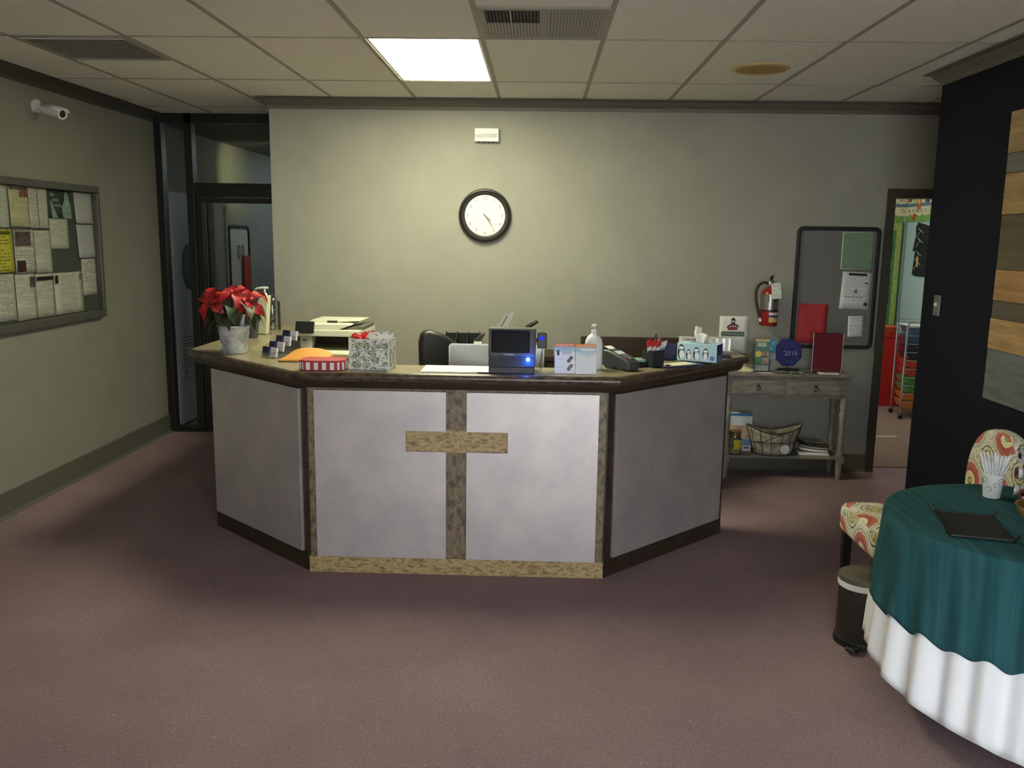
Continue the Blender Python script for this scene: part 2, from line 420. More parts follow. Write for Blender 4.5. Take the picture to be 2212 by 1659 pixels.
# crown moulding, baseboards
def crown_prof(s=1.0, h=0.078, d=0.085):        # (out from wall, z)
    return [(0, ZC - h), (d * 0.12, ZC - h), (d * 0.18, ZC - h * 0.72), (d * 0.45, ZC - h * 0.45), (d * 0.62, ZC - h * 0.2), (d * 0.95, ZC - h * 0.12), (d, ZC - 0.004), (0, ZC - 0.004)]
pr = crown_prof()
def sweep(pts, prof, side):
    P = [Vector((*p, 0)) for p in pts]; n = len(P); V = []; F = []; k = len(prof)
    def nrm(a, b): t_ = (b - a).normalized(); return Vector((t_.y, -t_.x, 0)) * side
    for i, p in enumerate(P):
        if i == 0: o_ = nrm(P[0], P[1])
        elif i == n - 1: o_ = nrm(P[-2], P[-1])
        else: a_ = nrm(P[i - 1], p); o_ = (a_ + nrm(p, P[i + 1])).normalized(); o_ = o_ / max(0.3, o_.dot(a_))
        for u, z in prof: V.append((p.x + o_.x * u, p.y + o_.y * u, z))
    for i in range(n - 1):
        for j in range(k): F.append((i * k + j, (i + 1) * k + j, (i + 1) * k + (j + 1) % k, i * k + (j + 1) % k))
    F.append(tuple(range(k))); F.append(tuple((n - 1) * k + j for j in range(k)))
    return MB().add(V, F)
struct('trim_1', sweep([(4.05, BY), (-2.01, BY), (-2.01, RY)], pr, -1), trimp, label='grey crown moulding over the back wall')
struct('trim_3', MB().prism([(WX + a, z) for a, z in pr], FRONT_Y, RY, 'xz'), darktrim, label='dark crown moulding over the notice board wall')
nav = sweep([(NX, FRONT_Y), (NX, 5.36), (NX + 0.13, 5.36)], pr, -1)
struct('trim_4', nav, trimp, label='crown moulding over the navy wall')
struct('baseboard_left', MB().prism([(WX, 0), (WX + 0.03, 0), (WX + 0.012, 0.02), (WX + 0.012, 0.15), (WX, 0.155)], FRONT_Y, RY, 'xz'), basep, label='dark cove baseboard under the notice board wall')
struct('baseboard_back', MB().prism([(BY, 0), (BY - 0.025, 0), (BY - 0.012, 0.02), (BY - 0.012, 0.13), (BY, 0.135)], -2.0, 2.545, 'yz'), basep, label='dark cove baseboard behind the console table')
struct('baseboard_right', MB().prism([(NX, 0), (NX - 0.025, 0), (NX - 0.012, 0.02), (NX - 0.012, 0.13), (NX, 0.135)], FRONT_Y, 5.36, 'xz'), navyp)

# classroom door casing in the back wall
d2 = sempty('door_2', 'dark painted door casing of the classroom doorway', (0, BY, 0))
casing = mat('casing_paint', (70, 64, 54), 0.55)
build('jamb', MB().box(2.543, -0.018, 0, 2.602, 0.15, 2.07), casing, d2)
build('jamb', MB().box(3.44, -0.018, 0, 3.50, 0.15, 2.07), casing, d2)
build('head', MB().box(2.543, -0.018, 2.07, 3.50, 0.15, 2.135), casing, d2)

# ------------------------------------------------------------------ glazed screen and door in the recess
w2 = sempty('window_2', 'narrow glazed sidelight and transom in dark bronze frame', (0, RY, 0))
def bar(x0, x1, z0, z1, p, nm='mullion', y0=-0.04, y1=0.05): return build(nm, MB().box(x0, y0, z0, x1, y1, z1), bronze, p, bevel=0.003)
bar(-3.262, -3.20, 0, ZC, w2); bar(-3.005, -2.94, 0, ZC, w2); bar(-2.07, -2.005, 0, ZC, w2)
bar(-3.20, -2.07, 2.655, ZC, w2, 'rail'); bar(-2.94, -2.07, 2.05, 2.165, w2, 'rail'); bar(-3.20, -3.005, 0, 0.045, w2, 'rail')
build('pane', MB().box(-3.20, 0, 0.045, -3.005, 0.006, 2.655), pane, w2)
build('pane', MB().box(-2.94, 0, 2.165, -2.07, 0.006, 2.655), pane, w2)
d1 = sempty('door_1', 'glass door with dark bronze frame in the recess', (0, RY, 0))
bar(-2.935, -2.875, 0.01, 2.045, d1, 'stile', -0.03, 0.03); bar(-2.135, -2.075, 0.01, 2.045, d1, 'stile', -0.03, 0.03)
bar(-2.875, -2.135, 2.0, 2.045, d1, 'rail', -0.03, 0.03); bar(-2.875, -2.135, 0.01, 0.13, d1, 'rail', -0.03, 0.03)
build('pane', MB().box(-2.875, 0, 0.13, -2.135, 0.006, 2.0), pane, d1)
build('closer', MB().box(-2.33, -0.085, 2.10, -2.09, -0.04, 2.155), bronze, d1, bevel=0.006)

# office behind the glass
offw = mat('office_paint', (150, 158, 166), 0.85)
struct('wall_office_far', MB().box(-3.26, 11.2, 0, -1.88, 11.3, ZC), offw)
struct('ceiling_office', MB().box(-3.26, RY + 0.06, 2.66, -2.01, 11.2, 2.70), mat('office_ceiling', (120, 118, 112), 0.9))
struct('baseboard_office', MB().box(-3.26, RY + 0.06, 0, -3.245, 11.2, 0.12), mat('black_base', (24, 23, 22), 0.5))
t = thing('louvered_door', 'pale grey louvered door with dark oval sign beyond glass', 'door', (-3.255, 7.55, 0.02))
build('slab', MB().box(0, 0, 0, 0.04, 0.82, 2.08), mat('grey_door', (168, 170, 166), 0.5), t, bevel=0.004)
build('oval_sign', MB().prism([(0.36 + 0.17 * math.cos(R(a)), 1.42 + 0.21 * math.sin(R(a))) for a in range(0, 360, 15)], 0.04, 0.048, 'yz'), mat('slate_sign', (72, 76, 84), 0.5), t)
for k in range(14): build('louver', MB().box(0, 0, 0, 0.012, 0.5, 0.02).rot('Y', 35).mv(0.038, 0.18, 0.42 + k * 0.028), MATS['grey_door'], t)
t = thing('door_leaf', 'plain beige door leaf standing past the louvered door', 'door', (-3.255, 8.50, 0.02))
build('slab', MB().box(0, 0, 0, 0.045, 0.42, 2.06), mat('beige_door', (140, 134, 120), 0.6), t, bevel=0.004)
build('stile', MB().box(0.045, 0.02, 0.05, 0.056, 0.09, 2.0), MATS['beige_door'], t); build('stile', MB().box(0.045, 0.33, 0.05, 0.056, 0.40, 2.0), MATS['beige_door'], t)
t = thing('whiteboard', 'narrow seen whiteboard with black frame beyond the glass door', 'whiteboard', (-3.235, 9.28, 1.35), R(90))
build('board_surface', MB().prism(rrect(0.60, 0.92, 0.05), 0, -0.012), mat('board_cream', (205, 203, 186), 0.3), t)
build('frame', ring(rrect(0.64, 0.96, 0.07), rrect(0.58, 0.90, 0.05), 0.0, -0.025), black, t, smooth=True)
for k, x in enumerate((-0.02, 0.10)): build('magnet_ring', ring(rrect(0.07, 0.15, 0.034), rrect(0.05, 0.13, 0.024), -0.013, -0.017), black, t, loc=(x, 0, 0.20))
tag(build('red_folder', MB().cbox(0, 0, 0, 0.2, 0.012, 0.38), mat('folder_red', (190, 62, 58), 0.6)), 'red folder hanging on the board beyond glass door', 'folder')
o = bpy.data.objects['red_folder']; o.location = (-3.20, 9.44, 1.32); o.rotation_euler = (0, 0, R(90))
t = thing('clip_rail', 'slanting pale rail with small clips beyond glass door', 'rail', (-2.42, 9.2, 1.93))
build('rod', MB().tube([(-0.20, 0, 0.11), (0.24, 0, -0.14)], 0.011), white, t, smooth=True)
for k in range(5): build('clip', MB().cbox(-0.17 + k * 0.085, -0.01, 0.093 - k * 0.048, 0.014, 0.02, 0.06), dgrey if k != 3 else mat('clip_red', (120, 40, 44)), t)
build('hanger', MB().tube([(0.0, 0, 0), (0.0, 0, 0.73)], 0.002), chrome, t)
for ly, lc, ls, lab in ((9.15, (1.0, 1.0, 0.55), 5.0, 'added unseen warm light in the office behind glass'), (10.4, (0.70, 0.86, 1.0), 26.0, 'added unseen cool fill light deep in the office')):  # two added lamps kept out of sight to brighten the office and its wall
    tag(build('added_office_light', MB().box(-0.10, -0.22, -0.03, 0.10, 0.22, 0.0), mat('added_office_lamp_%d' % ly, (255, 255, 235), 0.5, emit=(lc, ls)), loc=(-2.25, ly, 2.655)), lab, 'light')

t = thing('added_office_spotlight', 'added unseen spotlight that puts a glow on the office wall', 'spotlight', (-2.25, 8.70, 2.655))  # added lamp and housing, hidden from view, to make the transom glow
build('can', MB().cyl((0, 0, -0.10), 0.035, 0.10), black, t, smooth=True)
sl = bpy.data.lights.new('added_office_spot', 'SPOT'); sl.energy = 26.0; sl.spot_size = R(52); sl.spot_blend = 1.0; sl.color = (1.0, 1.0, 0.50); sl.shadow_soft_size = 0.03
so = bpy.data.objects.new('added_office_spot', sl); COL.objects.link(so); so.parent = t; so.location = (-0.04, 0, -0.11)
so.rotation_euler = (Vector((-3.26, 9.25, 2.36)) - Vector((-2.29, 8.70, 2.545))).to_track_quat('-Z', 'Y').to_euler()

# ------------------------------------------------------------------ ceiling fixtures
tx, ty = GX0 - TW, GY0
t = thing('ceiling_light', 'lit rectangular fluorescent troffer set in the ceiling', 'light', (tx + TW / 2, ty + TW, ZC))
w_, h_ = TW - 0.03, 2 * TW - 0.03
build('frame', ring(rrect(w_ + 0.012, h_ + 0.012, 0.002, 1), rrect(w_ - 0.03, h_ - 0.03, 0.002, 1), 0.0, 0.008).rot('X', 90), white, t)
build('diffuser', MB().box(-w_ / 2 + 0.012, -h_ / 2 + 0.012, 0.0, w_ / 2 - 0.012, h_ / 2 - 0.012, 0.004), mat('diffuser', (255, 255, 240), 0.5, emit=((0.97, 0.96, 0.66), LAMP_STRENGTH)), t)
build('housing', MB().box(-w_ / 2, -h_ / 2, 0.012, w_ / 2, h_ / 2, 0.09), white, t)
vgrey = mat('vent_grey', (152, 149, 138), 0.6); vdark = mat('vent_dark', (70, 68, 62), 0.7); vbg = mat('vent_back', (40, 39, 37), 0.8)
t = thing('ceiling_vent', 'square ceiling air register with dark quarter beside the light', 'vent', (GX0 + TW / 2, GY0 - TW / 2, ZC))
a = TW / 2 - 0.012
build('backing', MB().box(-a, -a, 0.006, a, a, 0.01), vbg, t)
for x0, y0, x1, y1 in ((-a, -a, a, -a + 0.035), (-a, a - 0.03, a, a), (-a, -a + 0.035, -a + 0.03, a - 0.03), (a - 0.03, -a + 0.035, a, a - 0.03), (-0.015, -a + 0.035, 0.02, a - 0.03)): build('frame', MB().box(x0, y0, -0.004, x1, y1, 0.006), vgrey, t)
for q, (x0, x1, y0, y1, m_) in enumerate(((-a + .03, -.015, -.02, a - .03, vgrey), (-a + .03, -.015, -a + .035, -.02, vdark), (.02, a - .03, -a + .035, 0, vgrey), (.02, a - .03, 0, a - .03, vgrey))):
    for k in range(16):
        x = x0 + (x1 - x0) * (k + 0.5) / 16
        build('slat', MB().box(-0.0066 if m_ is vgrey else -0.0038, y0, 0, 0.0066 if m_ is vgrey else 0.0038, y1, 0.003), m_, t, loc=(x, 0, -0.001))
build('divider', MB().box(-a / 2 - 0.004, -a + 0.035, -0.006, -a / 2 + 0.004, a - 0.03, -0.002), vgrey, t)
t = thing('return_air_grille', 'square return air grille in the ceiling beside the security camera', 'vent', (GX0 - 3.5 * TW, GY0 + 2 * TW - TW * 1.5, ZC))
build('panel', MB().box(-a, -a, 0.0, a, a, 0.008), mat('grille_mesh', (112, 108, 94), 0.8, var=(220, 0.2)), t)
for x0, y0, x1, y1 in ((-a, -a, a, -a + 0.025), (-a, a - 0.025, a, a), (-a, -a + 0.025, -a + 0.025, a - 0.025), (a - 0.025, -a + 0.025, a, a - 0.025)): build('frame', MB().box(x0, y0, -0.006, x1, y1, 0.0), vgrey, t)
for k in range(20): build('slat', MB().box(-a + .025, 0, 0, a - .025, 0.006, 0.004), MATS['grille_mesh'], t, loc=(0, -a + 0.035 + k * 0.0255, -0.004))
build('inner_lip', MB().box(-a + 0.02, -a + 0.026, -0.009, a - 0.02, -a + 0.034, 0), white, t)
t = thing('ceiling_speaker', 'round yellowed ceiling speaker grille', 'speaker', (1.265, 5.28, ZC))
yel = mat('yellowed_plastic', (196, 172, 116), 0.6); 
build('rim', MB().lathe([(0.165, 0.0), (0.165, -0.006), (0.150, -0.014), (0.140, -0.012), (0.140, 0.0)], 36, cap=False), yel, t, smooth=True)
build('grille', MB().lathe([(0.001, -0.017), (0.07, -0.016), (0.141, -0.010)], 36, cap=False), mat('grille_tan', (168, 140, 84), 0.7, var=(160, 0.25), bump=(300, 0.6)), t, smooth=True)

# ------------------------------------------------------------------ reception desk and its worktop
burl_d = burl_mat('burl_dark', [(0.42, (84, 70, 54)), (0.55, (120, 104, 82)), (0.70, (140, 122, 98))], 44.0, (1, 1, 0.55))
burl_l = burl_mat('burl_light', [(0.44, (132, 108, 72)), (0.55, (176, 150, 104)), (0.64, (196, 170, 122)), (0.72, (150, 124, 84))], 46.0, (0.5, 1, 1.3))
dkwood = burl_mat('dark_laminate', [(0.4, (44, 34, 26)), (0.65, (62, 49, 37))], 20.0, (1, 1, 0.4), 0.4)
edgew = burl_mat('worn_edge', [(0.38, (48, 38, 30)), (0.56, (74, 60, 48)), (0.74, (110, 92, 74))], 22.0, (1, 1, 2.0), 0.32)
topw = mat('worktop_laminate', (150, 138, 113), 0.22, var=(7, 0.05), stretch=(1, 2, 1))
plaster = mat('faux_plaster', (212, 203, 201), 0.46, 0.62, var=(4.5, 0.05, (196, 189, 190)), bump=(50, 0.05))
PL = (-1.175, 4.285); PR = (0.365, 4.285); PLL = (-1.90, 4.945); PRR = (1.12, 5.035)
DZ = 0.989
desk = thing('reception_desk', 'grey panelled reception desk with brown cross on its front', 'desk', (0, 0, 0))
body = [PLL, PL, PR, PRR, (1.02, 5.14), (0.31, 4.44), (-1.11, 4.44), (-1.72, 5.0), (-1.72, 6.50), (-1.92, 6.50), (-1.92, 4.96)]
build('carcass', MB().prism(body, 0.0, DZ, 'xy'), dkwood, desk)
def fr(x0, x1, z0, z1, m_, nm, y0=4.277, y1=4.285): return build(nm, MB().box(x0, y0, z0, x1, y1, z1), m_, desk)
fr(-1.165, -1.10, 0.088, DZ, burl_d, 'stile'); fr(0.29, 0.355, 0.088, DZ, burl_d, 'stile')
fr(-0.50, -0.30, 0.088, 0.94, burl_d, 'cross_upright', 4.279); fr(-1.10, 0.29, 0.94, DZ, burl_d, 'top_rail')
fr(-1.172, 0.362, 0.0, 0.088, burl_l, 'kick_board', 4.266)
fr(-0.665, -0.137, 0.655, 0.772, burl_l, 'cross_arm', 4.2755, 4.285)
z0, z1, za, zb = 0.088, 0.972, 0.661, 0.767
build('front_panel', MB().prism([(-1.13, z0), (-0.455, z0), (-0.455, za), (-0.66, za), (-0.66, zb), (-0.455, zb), (-0.455, z1), (-1.13, z1)], 4.260, 4.277), plaster, desk, bevel=0.0015)
build('front_panel', MB().prism([(-0.352, z0), (0.318, z0), (0.318, z1), (-0.352, z1), (-0.352, zb), (-0.142, zb), (-0.142, za), (-0.352, za)], 4.260, 4.277), plaster, desk, bevel=0.0015)
def wing(A, B, s0, s1, sgn):
    A = Vector((*A, 0)); B = Vector((*B, 0)); d = (B - A); ln = d.length; d.normalize(); n = Vector((d.y, -d.x, 0)) * sgn
    def slab(a, b, zz0, zz1, th, m_, nm, t0=0.0):
        P = [A + d * a + n * t0, A + d * b + n * t0, A + d * b + n * (t0 + th), A + d * a + n * (t0 + th)]
        return build(nm, MB().prism([(p.x, p.y) for p in P], zz0, zz1, 'xy'), m_, desk, bevel=0.0012)
    slab(s0, ln - s1, 0.098, 0.968, 0.018, plaster, 'wing_panel')
    slab(0.0, ln, 0.0, 0.09, 0.008, dkwood, 'wing_kick_board')
    slab(0.0, 0.04, 0.09, DZ, 0.006, dkwood, 'corner_trim')
    slab(ln - 0.03, ln, 0.09, DZ, 0.006, dkwood, 'corner_trim')
wing(PL, PLL, 0.045, 0.005, -1.0)
wing(PR, PRR, 0.055, 0.035, 1.0)

worktop = thing('desk_worktop', 'tan laminate worktop with dark rounded edge on the reception desk', 'worktop', (0, 0, 0))
outer = [(-2.03, 6.53), (-2.03, 4.955), (-1.215, 4.20), (0.400, 4.20), (1.225, 5.07)]
inner = [(1.19, 5.53), (0.13, 4.47), (-1.118, 4.47), (-1.69, 4.995), (-1.69, 6.53)]
build('top', MB().prism(outer + inner, 1.034, 1.0755, 'xy'), topw, worktop, bevel=0.004)
def edge_strip(pts, prof, nm, m_):
    """sweep an edge profile (outward, z) along a plan polyline with mitred corners"""
    P = [Vector((*p, 0)) for p in pts]; n = len(P); V = []; F = []; k = len(prof)
    for i, p in enumerate(P):
        def nrm(a, b): t_ = (b - a).normalized(); return Vector((t_.y, -t_.x, 0)) * -1
        if i == 0: o_ = nrm(P[0], P[1])
        elif i == n - 1: o_ = nrm(P[-2], P[-1])
        else:
            a_, b_ = nrm(P[i - 1], p), nrm(p, P[i + 1]); o_ = (a_ + b_).normalized(); o_ = o_ / max(0.3, o_.dot(a_))
        for u, z in prof: V.append((p.x + o_.x * -u, p.y + o_.y * -u, z))
    for i in range(n - 1):
        for j in range(k): F.append((i * k + j, (i + 1) * k + j, (i + 1) * k + (j + 1) % k, i * k + (j + 1) % k))
    F.append(tuple(range(k))); F.append(tuple((n - 1) * k + j for j in range(k)))
    return build(nm, MB().add(V, F), m_, worktop, smooth=True)
nose = [(-0.004, 1.030)] + [(0.006 + 0.019 * math.sin(R(a)), 1.0525 - 0.0225 * math.cos(R(a))) for a in range(0, 181, 20)] + [(-0.004, 1.075)]
edge_strip(outer[1:] + [inner[0]], nose, 'bullnose_edge', edgew)
fas = [(-0.11, 0.9895), (-0.03, 0.9895), (-0.012, 1.012), (-0.008, 1.0335), (-0.11, 1.0335)]
edge_strip(outer[1:], fas, 'under_moulding', dkwood)
TZ = 1.0765

# inner work surface below the counter, with what stands on it
iw = thing('inner_desk', 'low inner work surface behind the reception counter', 'desk', (0, 0, 0))
build('top', MB().prism([(-1.68, 5.05), (-1.08, 4.48), (0.10, 4.48), (0.62, 5.02), (-0.02, 5.05), (-0.95, 5.05), (-1.10, 5.5), (-1.10, 6.50), (-1.68, 6.50)], 0.72, 0.76, 'xy'), topw, iw)
for x, y in ((-1.60, 6.4), (-1.18, 6.4), (-1.18, 5.5), (-0.5, 5.0), (0.1, 5.0)): build('leg', MB().box(x - 0.02, y - 0.02, 0, x + 0.02, y + 0.02, 0.72), dgrey, iw)

# computer display seen from behind
t = thing('desktop_monitor', 'slim silver white desktop monitor seen from behind', 'monitor', (-0.225, 4.72, 0.7605))
alu = mat('brushed_aluminium', (214, 216, 218), 0.35, 0.35)
sh = [(x, z) for x, z in rrect(0.528, 0.36, 0.018, 5)]
V = []; F = []
mb = MB()
def shell(u, v):
    x = (u - 0.5) * 0.512; z = (v - 0.5) * 0.344
    return (x, -0.034 * max(0.0, (1 - (2 * u - 1) ** 2) * (1 - (2 * v - 1) ** 2)) ** 0.7 - 0.0062, z + 0.222)
build('back_shell', MB().grid(16, 14, shell), alu, t, smooth=True)
build('bezel', MB().prism([(x, z + 0.222) for x, z in sh], -0.006, 0.004), alu, t)
build('screen', MB().box(-0.255, 0.004, 0.06, 0.255, 0.006, 0.395), black, t)
build('stand', MB().prism([(0.0, 0.0), (0.10, 0.0), (0.10, 0.008), (0.012, 0.012), (-0.012, 0.20), (-0.028, 0.20)], -0.09, 0.09, 'yz'), alu, t, bevel=0.002)

# swivel chair
t = thing('office_chair', 'black leather swivel chair behind the reception counter', 'chair', (-0.62, 5.38, 0), R(12))
leather = mat('black_leather', (30, 29, 27), 0.42, bump=(120, 0.15))
prof = [(-0.11, 0.55), (0.16, 0.55), (0.20, 0.75), (0.17, 1.02), (0.13, 1.075), (0.02, 1.15), (-0.07, 1.178), (-0.12, 1.165), (-0.135, 1.10), (-0.13, 0.90)]
build('backrest', MB().prism(prof, -0.13, -0.03), leather, t, bevel=0.03, seg=4, smooth=True)
build('backrest_cushion', MB().prism([(x * 0.8 + 0.01, 0.85 + (z - 0.85) * 0.86) for x, z in prof], -0.03, 0.04), leather, t, bevel=0.03, seg=4, smooth=True)
build('seat', MB().box(-0.25, -0.06, 0.44, 0.25, 0.42, 0.54), leather, t, bevel=0.04, seg=4, smooth=True)
build('column', MB().cyl((0, 0.18, 0.10), 0.03, 0.34), dgrey, t, smooth=True)
for k in range(5):
    a_ = R(72 * k + 20); q = (0.28 * math.cos(a_), 0.18 + 0.28 * math.sin(a_))
    lg = build('leg', MB().tube([(0, 0.18, 0.11), (q[0], q[1], 0.075)], [0.025, 0.016]), black, t, smooth=True)
    build('caster', MB().cyl((q[0] - 0.012, q[1], 0.028), 0.028, 0.024, 'x'), black, lg)
for s in (-1, 1): build('armrest', MB().tube([(s * 0.24, 0.30, 0.50), (s * 0.29, 0.30, 0.68), (s * 0.29, -0.0, 0.69), (s * 0.2, -0.06, 0.62)], 0.02), black, t, smooth=True)
build('tilt_lever', MB().tube([(-0.14, -0.08, 0.935), (-0.15, -0.02, 0.90)], 0.012), black, t, smooth=True)

# desk hutch at the back wall
hut = mat('hutch_wood', (58, 48, 41), 0.5, var=(30, 0.12), stretch=(0.3, 1, 1))
t = thing('desk_hutch', 'low dark brown desk with raised back panel by the wall', 'desk', (0.72, 6.30, 0))
build('back_panel', MB().box(-0.40, 0.02, 0.76, 0.42, 0.05, 1.035), hut, t, bevel=0.006)
build('top', MB().box(-0.40, -0.40, 0.72, 0.42, 0.05, 0.76), hut, t); build('side', MB().box(-0.40, -0.38, 0, -0.37, 0.05, 0.72), hut, t); build('side', MB().box(0.39, -0.38, 0, 0.42, 0.05, 0.72), hut, t)
build('front_panel', MB().box(-0.37, -0.36, 0.05, 0.39, -0.34, 0.72), black, t)
t = thing('desk_shelf', 'grey edged black monitor shelf behind the card terminal', 'shelf', (0.50, 5.55, 0.761), R(25))
build('board', MB().box(-0.30, -0.12, 0.17, 0.34, 0.12, 0.20), mat('shelf_grey', (140, 138, 130), 0.5), t)
build('side', MB().box(-0.29, -0.11, 0, -0.26, 0.11, 0.17), black, t); build('side', MB().box(0.30, -0.11, 0, 0.33, 0.11, 0.17), black, t); build('back', MB().box(-0.26, -0.10, 0.0, 0.30, -0.085, 0.17), black, t)
tt = thing('shelf_stand', 'dark steel stand that carries the monitor shelf', 'stand', (0.50, 5.55, 0), R(25))
build('top', MB().box(-0.32, -0.13, 0.73, 0.36, 0.13, 0.76), black, tt)
for x in (-0.29, 0.33):
    for y in (-0.1, 0.1): build('leg', MB().box(x - 0.012, y - 0.012, 0, x + 0.012, y + 0.012, 0.73), black, tt)

# file sorter, tray and lamp-like arm at the back wall
bt = thing('side_table', 'low dark table at the wall behind the swivel chair', 'table', (-0.36, 6.30, 0))
build('top', MB().box(-0.36, -0.2, 0.88, 0.48, 0.2, 0.91), hut, bt)
for x in (-0.33, 0.45):
    for y in (-0.17, 0.17): build('leg', MB().box(x - 0.02, y - 0.02, 0, x + 0.02, y + 0.02, 0.88), hut, bt)
t = thing('file_sorter', 'black plastic file sorter with upright dividers', 'sorter', (-0.555, 6.32, 0.9105))
blk2 = mat('sorter_black', (28, 29, 33), 0.5)
build('tray', MB().box(-0.13, -0.10, 0, 0.13, 0.10, 0.012), blk2, t); build('back', MB().box(-0.13, 0.085, 0.012, 0.13, 0.10, 0.125), blk2, t)
for k in range(4): build('divider', MB().prism([(-0.10, 0.012), (0.085, 0.012), (0.085, 0.138), (0.06, 0.138), (-0.10, 0.07)], -0.128 + k * 0.083, -0.122 + k * 0.083, 'yz'), blk2, t)
t = thing('fax_machine', 'small grey machine with raised clear paper support', 'machine', (-0.215, 6.28, 0.9105))
grm = mat('machine_grey', (120, 122, 124), 0.5)
build('body', MB().prism([(-0.14, 0), (0.12, 0), (0.12, 0.13), (0.02, 0.14), (-0.14, 0.09)], -0.13, 0.17, 'yz'), grm, t, bevel=0.008)
sup = MB().prism([(-0.10, 0.12), (-0.03, 0.12), (0.045, 0.29), (0.03, 0.295), (-0.02, 0.275), (-0.09, 0.19)], 0.05, 0.056)
build('paper_support', sup, mat('smoke_plastic', (160, 164, 166), 0.25), t)
build('support_rib', MB().tube([(-0.085, 0.047, 0.14), (-0.01, 0.047, 0.27)], 0.003), grm, t)
build('lever', MB().tube([(0.10, 0, 0.13), (0.14, 0, 0.19), (0.215, 0, 0.235)], [0.012, 0.016, 0.012]), black, t, smooth=True)
t = thing('label_printer', 'small white and black device in front of the file sorter', 'device', (-0.425, 6.16, 0.9105))
build('body', MB().box(-0.03, -0.05, 0, 0.03, 0.05, 0.10), white, t, bevel=0.006); build('lid', MB().prism([(-0.035, 0.10), (0.02, 0.10), (0.05, 0.145), (0.03, 0.15)], -0.05, 0.05), dgrey, t)

# printer
pw = mat('printer_white', (226, 224, 206), 0.45); pg = mat('printer_grey', (186, 186, 178), 0.5)
t = thing('multifunction_printer', 'white multifunction laser printer with tilted black touch screen', 'printer', (-1.415, 6.02, 0.7605), R(-2))
build('base', MB().box(-0.21, -0.22, 0.0, 0.21, 0.22, 0.175), pg, t, bevel=0.008)
build('front_ledge', MB().prism([(-0.24, 0.16), (0.22, 0.16), (0.22, 0.205), (-0.235, 0.205), (-0.25, 0.185)], -0.222, 0.222, 'yz'), pw, t, bevel=0.005)
build('column', MB().box(-0.205, -0.20, 0.205, -0.125, 0.2, 0.30), pg, t, bevel=0.003)
build('column', MB().box(0.13, -0.20, 0.205, 0.205, 0.2, 0.30), pw, t, bevel=0.003)
build('output_bay', MB().box(-0.125, -0.10, 0.205, 0.13, 0.2, 0.30), vbg, t); build('output_tray', MB().prism([(-0.2, 0.207), (-0.1, 0.235), (-0.1, 0.207)], -0.125, 0.13, 'yz'), mat('tray_olive', (84, 82, 66), 0.5), t)
build('usb_port', MB().box(-0.185, -0.203, 0.268, -0.165, -0.199, 0.276), black, t)
build('scanner_bed', MB().box(-0.21, -0.21, 0.30, 0.225, 0.21, 0.345), pw, t, bevel=0.006)
build('feeder', MB().prism([(-0.18, 0.345), (0.06, 0.345), (0.14, 0.374), (0.13, 0.384), (-0.18, 0.384)], -0.19, 0.10), pw, t, bevel=0.006)
build('feeder_tray', MB().prism([(0.06, 0.345), (0.225, 0.345), (0.225, 0.365), (0.20, 0.372)], -0.17, 0.17), mat('tray_grey', (104, 102, 92), 0.5), t)
build('feeder_lid', MB().prism([(-0.18, 0.384), (-0.02, 0.384), (0.19, 0.396), (0.19, 0.402), (-0.15, 0.402)], -0.08, 0.17), pw, t, bevel=0.003)
build('lid_latch', MB().box(-0.04, -0.11, 0.384, 0.03, -0.09, 0.398), vbg, t, bevel=0.003)
ts = build('touch_screen', MB().box(-0.066, -0.006, -0.042, 0.066, 0.006, 0.042), black, t, bevel=0.006, loc=(-0.162, -0.225, 0.362), rot=(R(-18), 0, R(0)))
build('paper_drawer', MB().box(-0.10, -0.225, 0.06, 0.17, -0.219, 0.14), vbg, t)
build('drawer_sheet', MB().prism([(-0.08, 0.07), (0.08, 0.07), (0.16, 0.12), (-0.05, 0.13)], -0.229, -0.225), mat('cream_paper', (232, 226, 180), 0.8), t)

# ------------------------------------------------------------------ things on the counter, from the plant to the tissues
t = thing('poinsettia_pot', 'embossed galvanised metal pot with red poinsettia on desk end', 'plant pot', (-1.715, 4.80, TZ))
zinc = mat('galvanised_steel', (196, 200, 203), 0.4, 0.45, var=(16, 0.14), bump=(40, 0.1))
build('pot', MB().lathe([(0.001, 0.0), (0.062, 0.0), (0.066, 0.004), (0.086, 0.150), (0.0905, 0.155), (0.0905, 0.160), (0.086, 0.160), (0.080, 0.150), (0.0, 0.13)], 40), zinc, t, smooth=True)
for k in range(9):
    a0 = 2 * PI * k / 9
    for s in (-1, 1):
        P = []
        for q in range(7):
            u = q / 6; z = 0.012 + 0.125 * u; r = 0.0665 + 0.0200 * (z / 0.15); a_ = a0 + s * (u - 0.5) * 1.35
            P.append((r * math.cos(a_), r * math.sin(a_), z))
        build('embossed_line', MB().tube(P, 0.0016, 5), zinc, t, smooth=True)
build('soil', MB().lathe([(0.0, 0.135), (0.081, 0.135)], 24), mat('soil', (38, 30, 24), 0.95), t)
bract = mat('poinsettia_red', (150, 17, 22), 0.55, var=(30, 0.18)); leafm = mat('poinsettia_leaf', (44, 58, 34), 0.5, var=(25, 0.2)); stemm = mat('plant_stem', (92, 92, 54), 0.6)
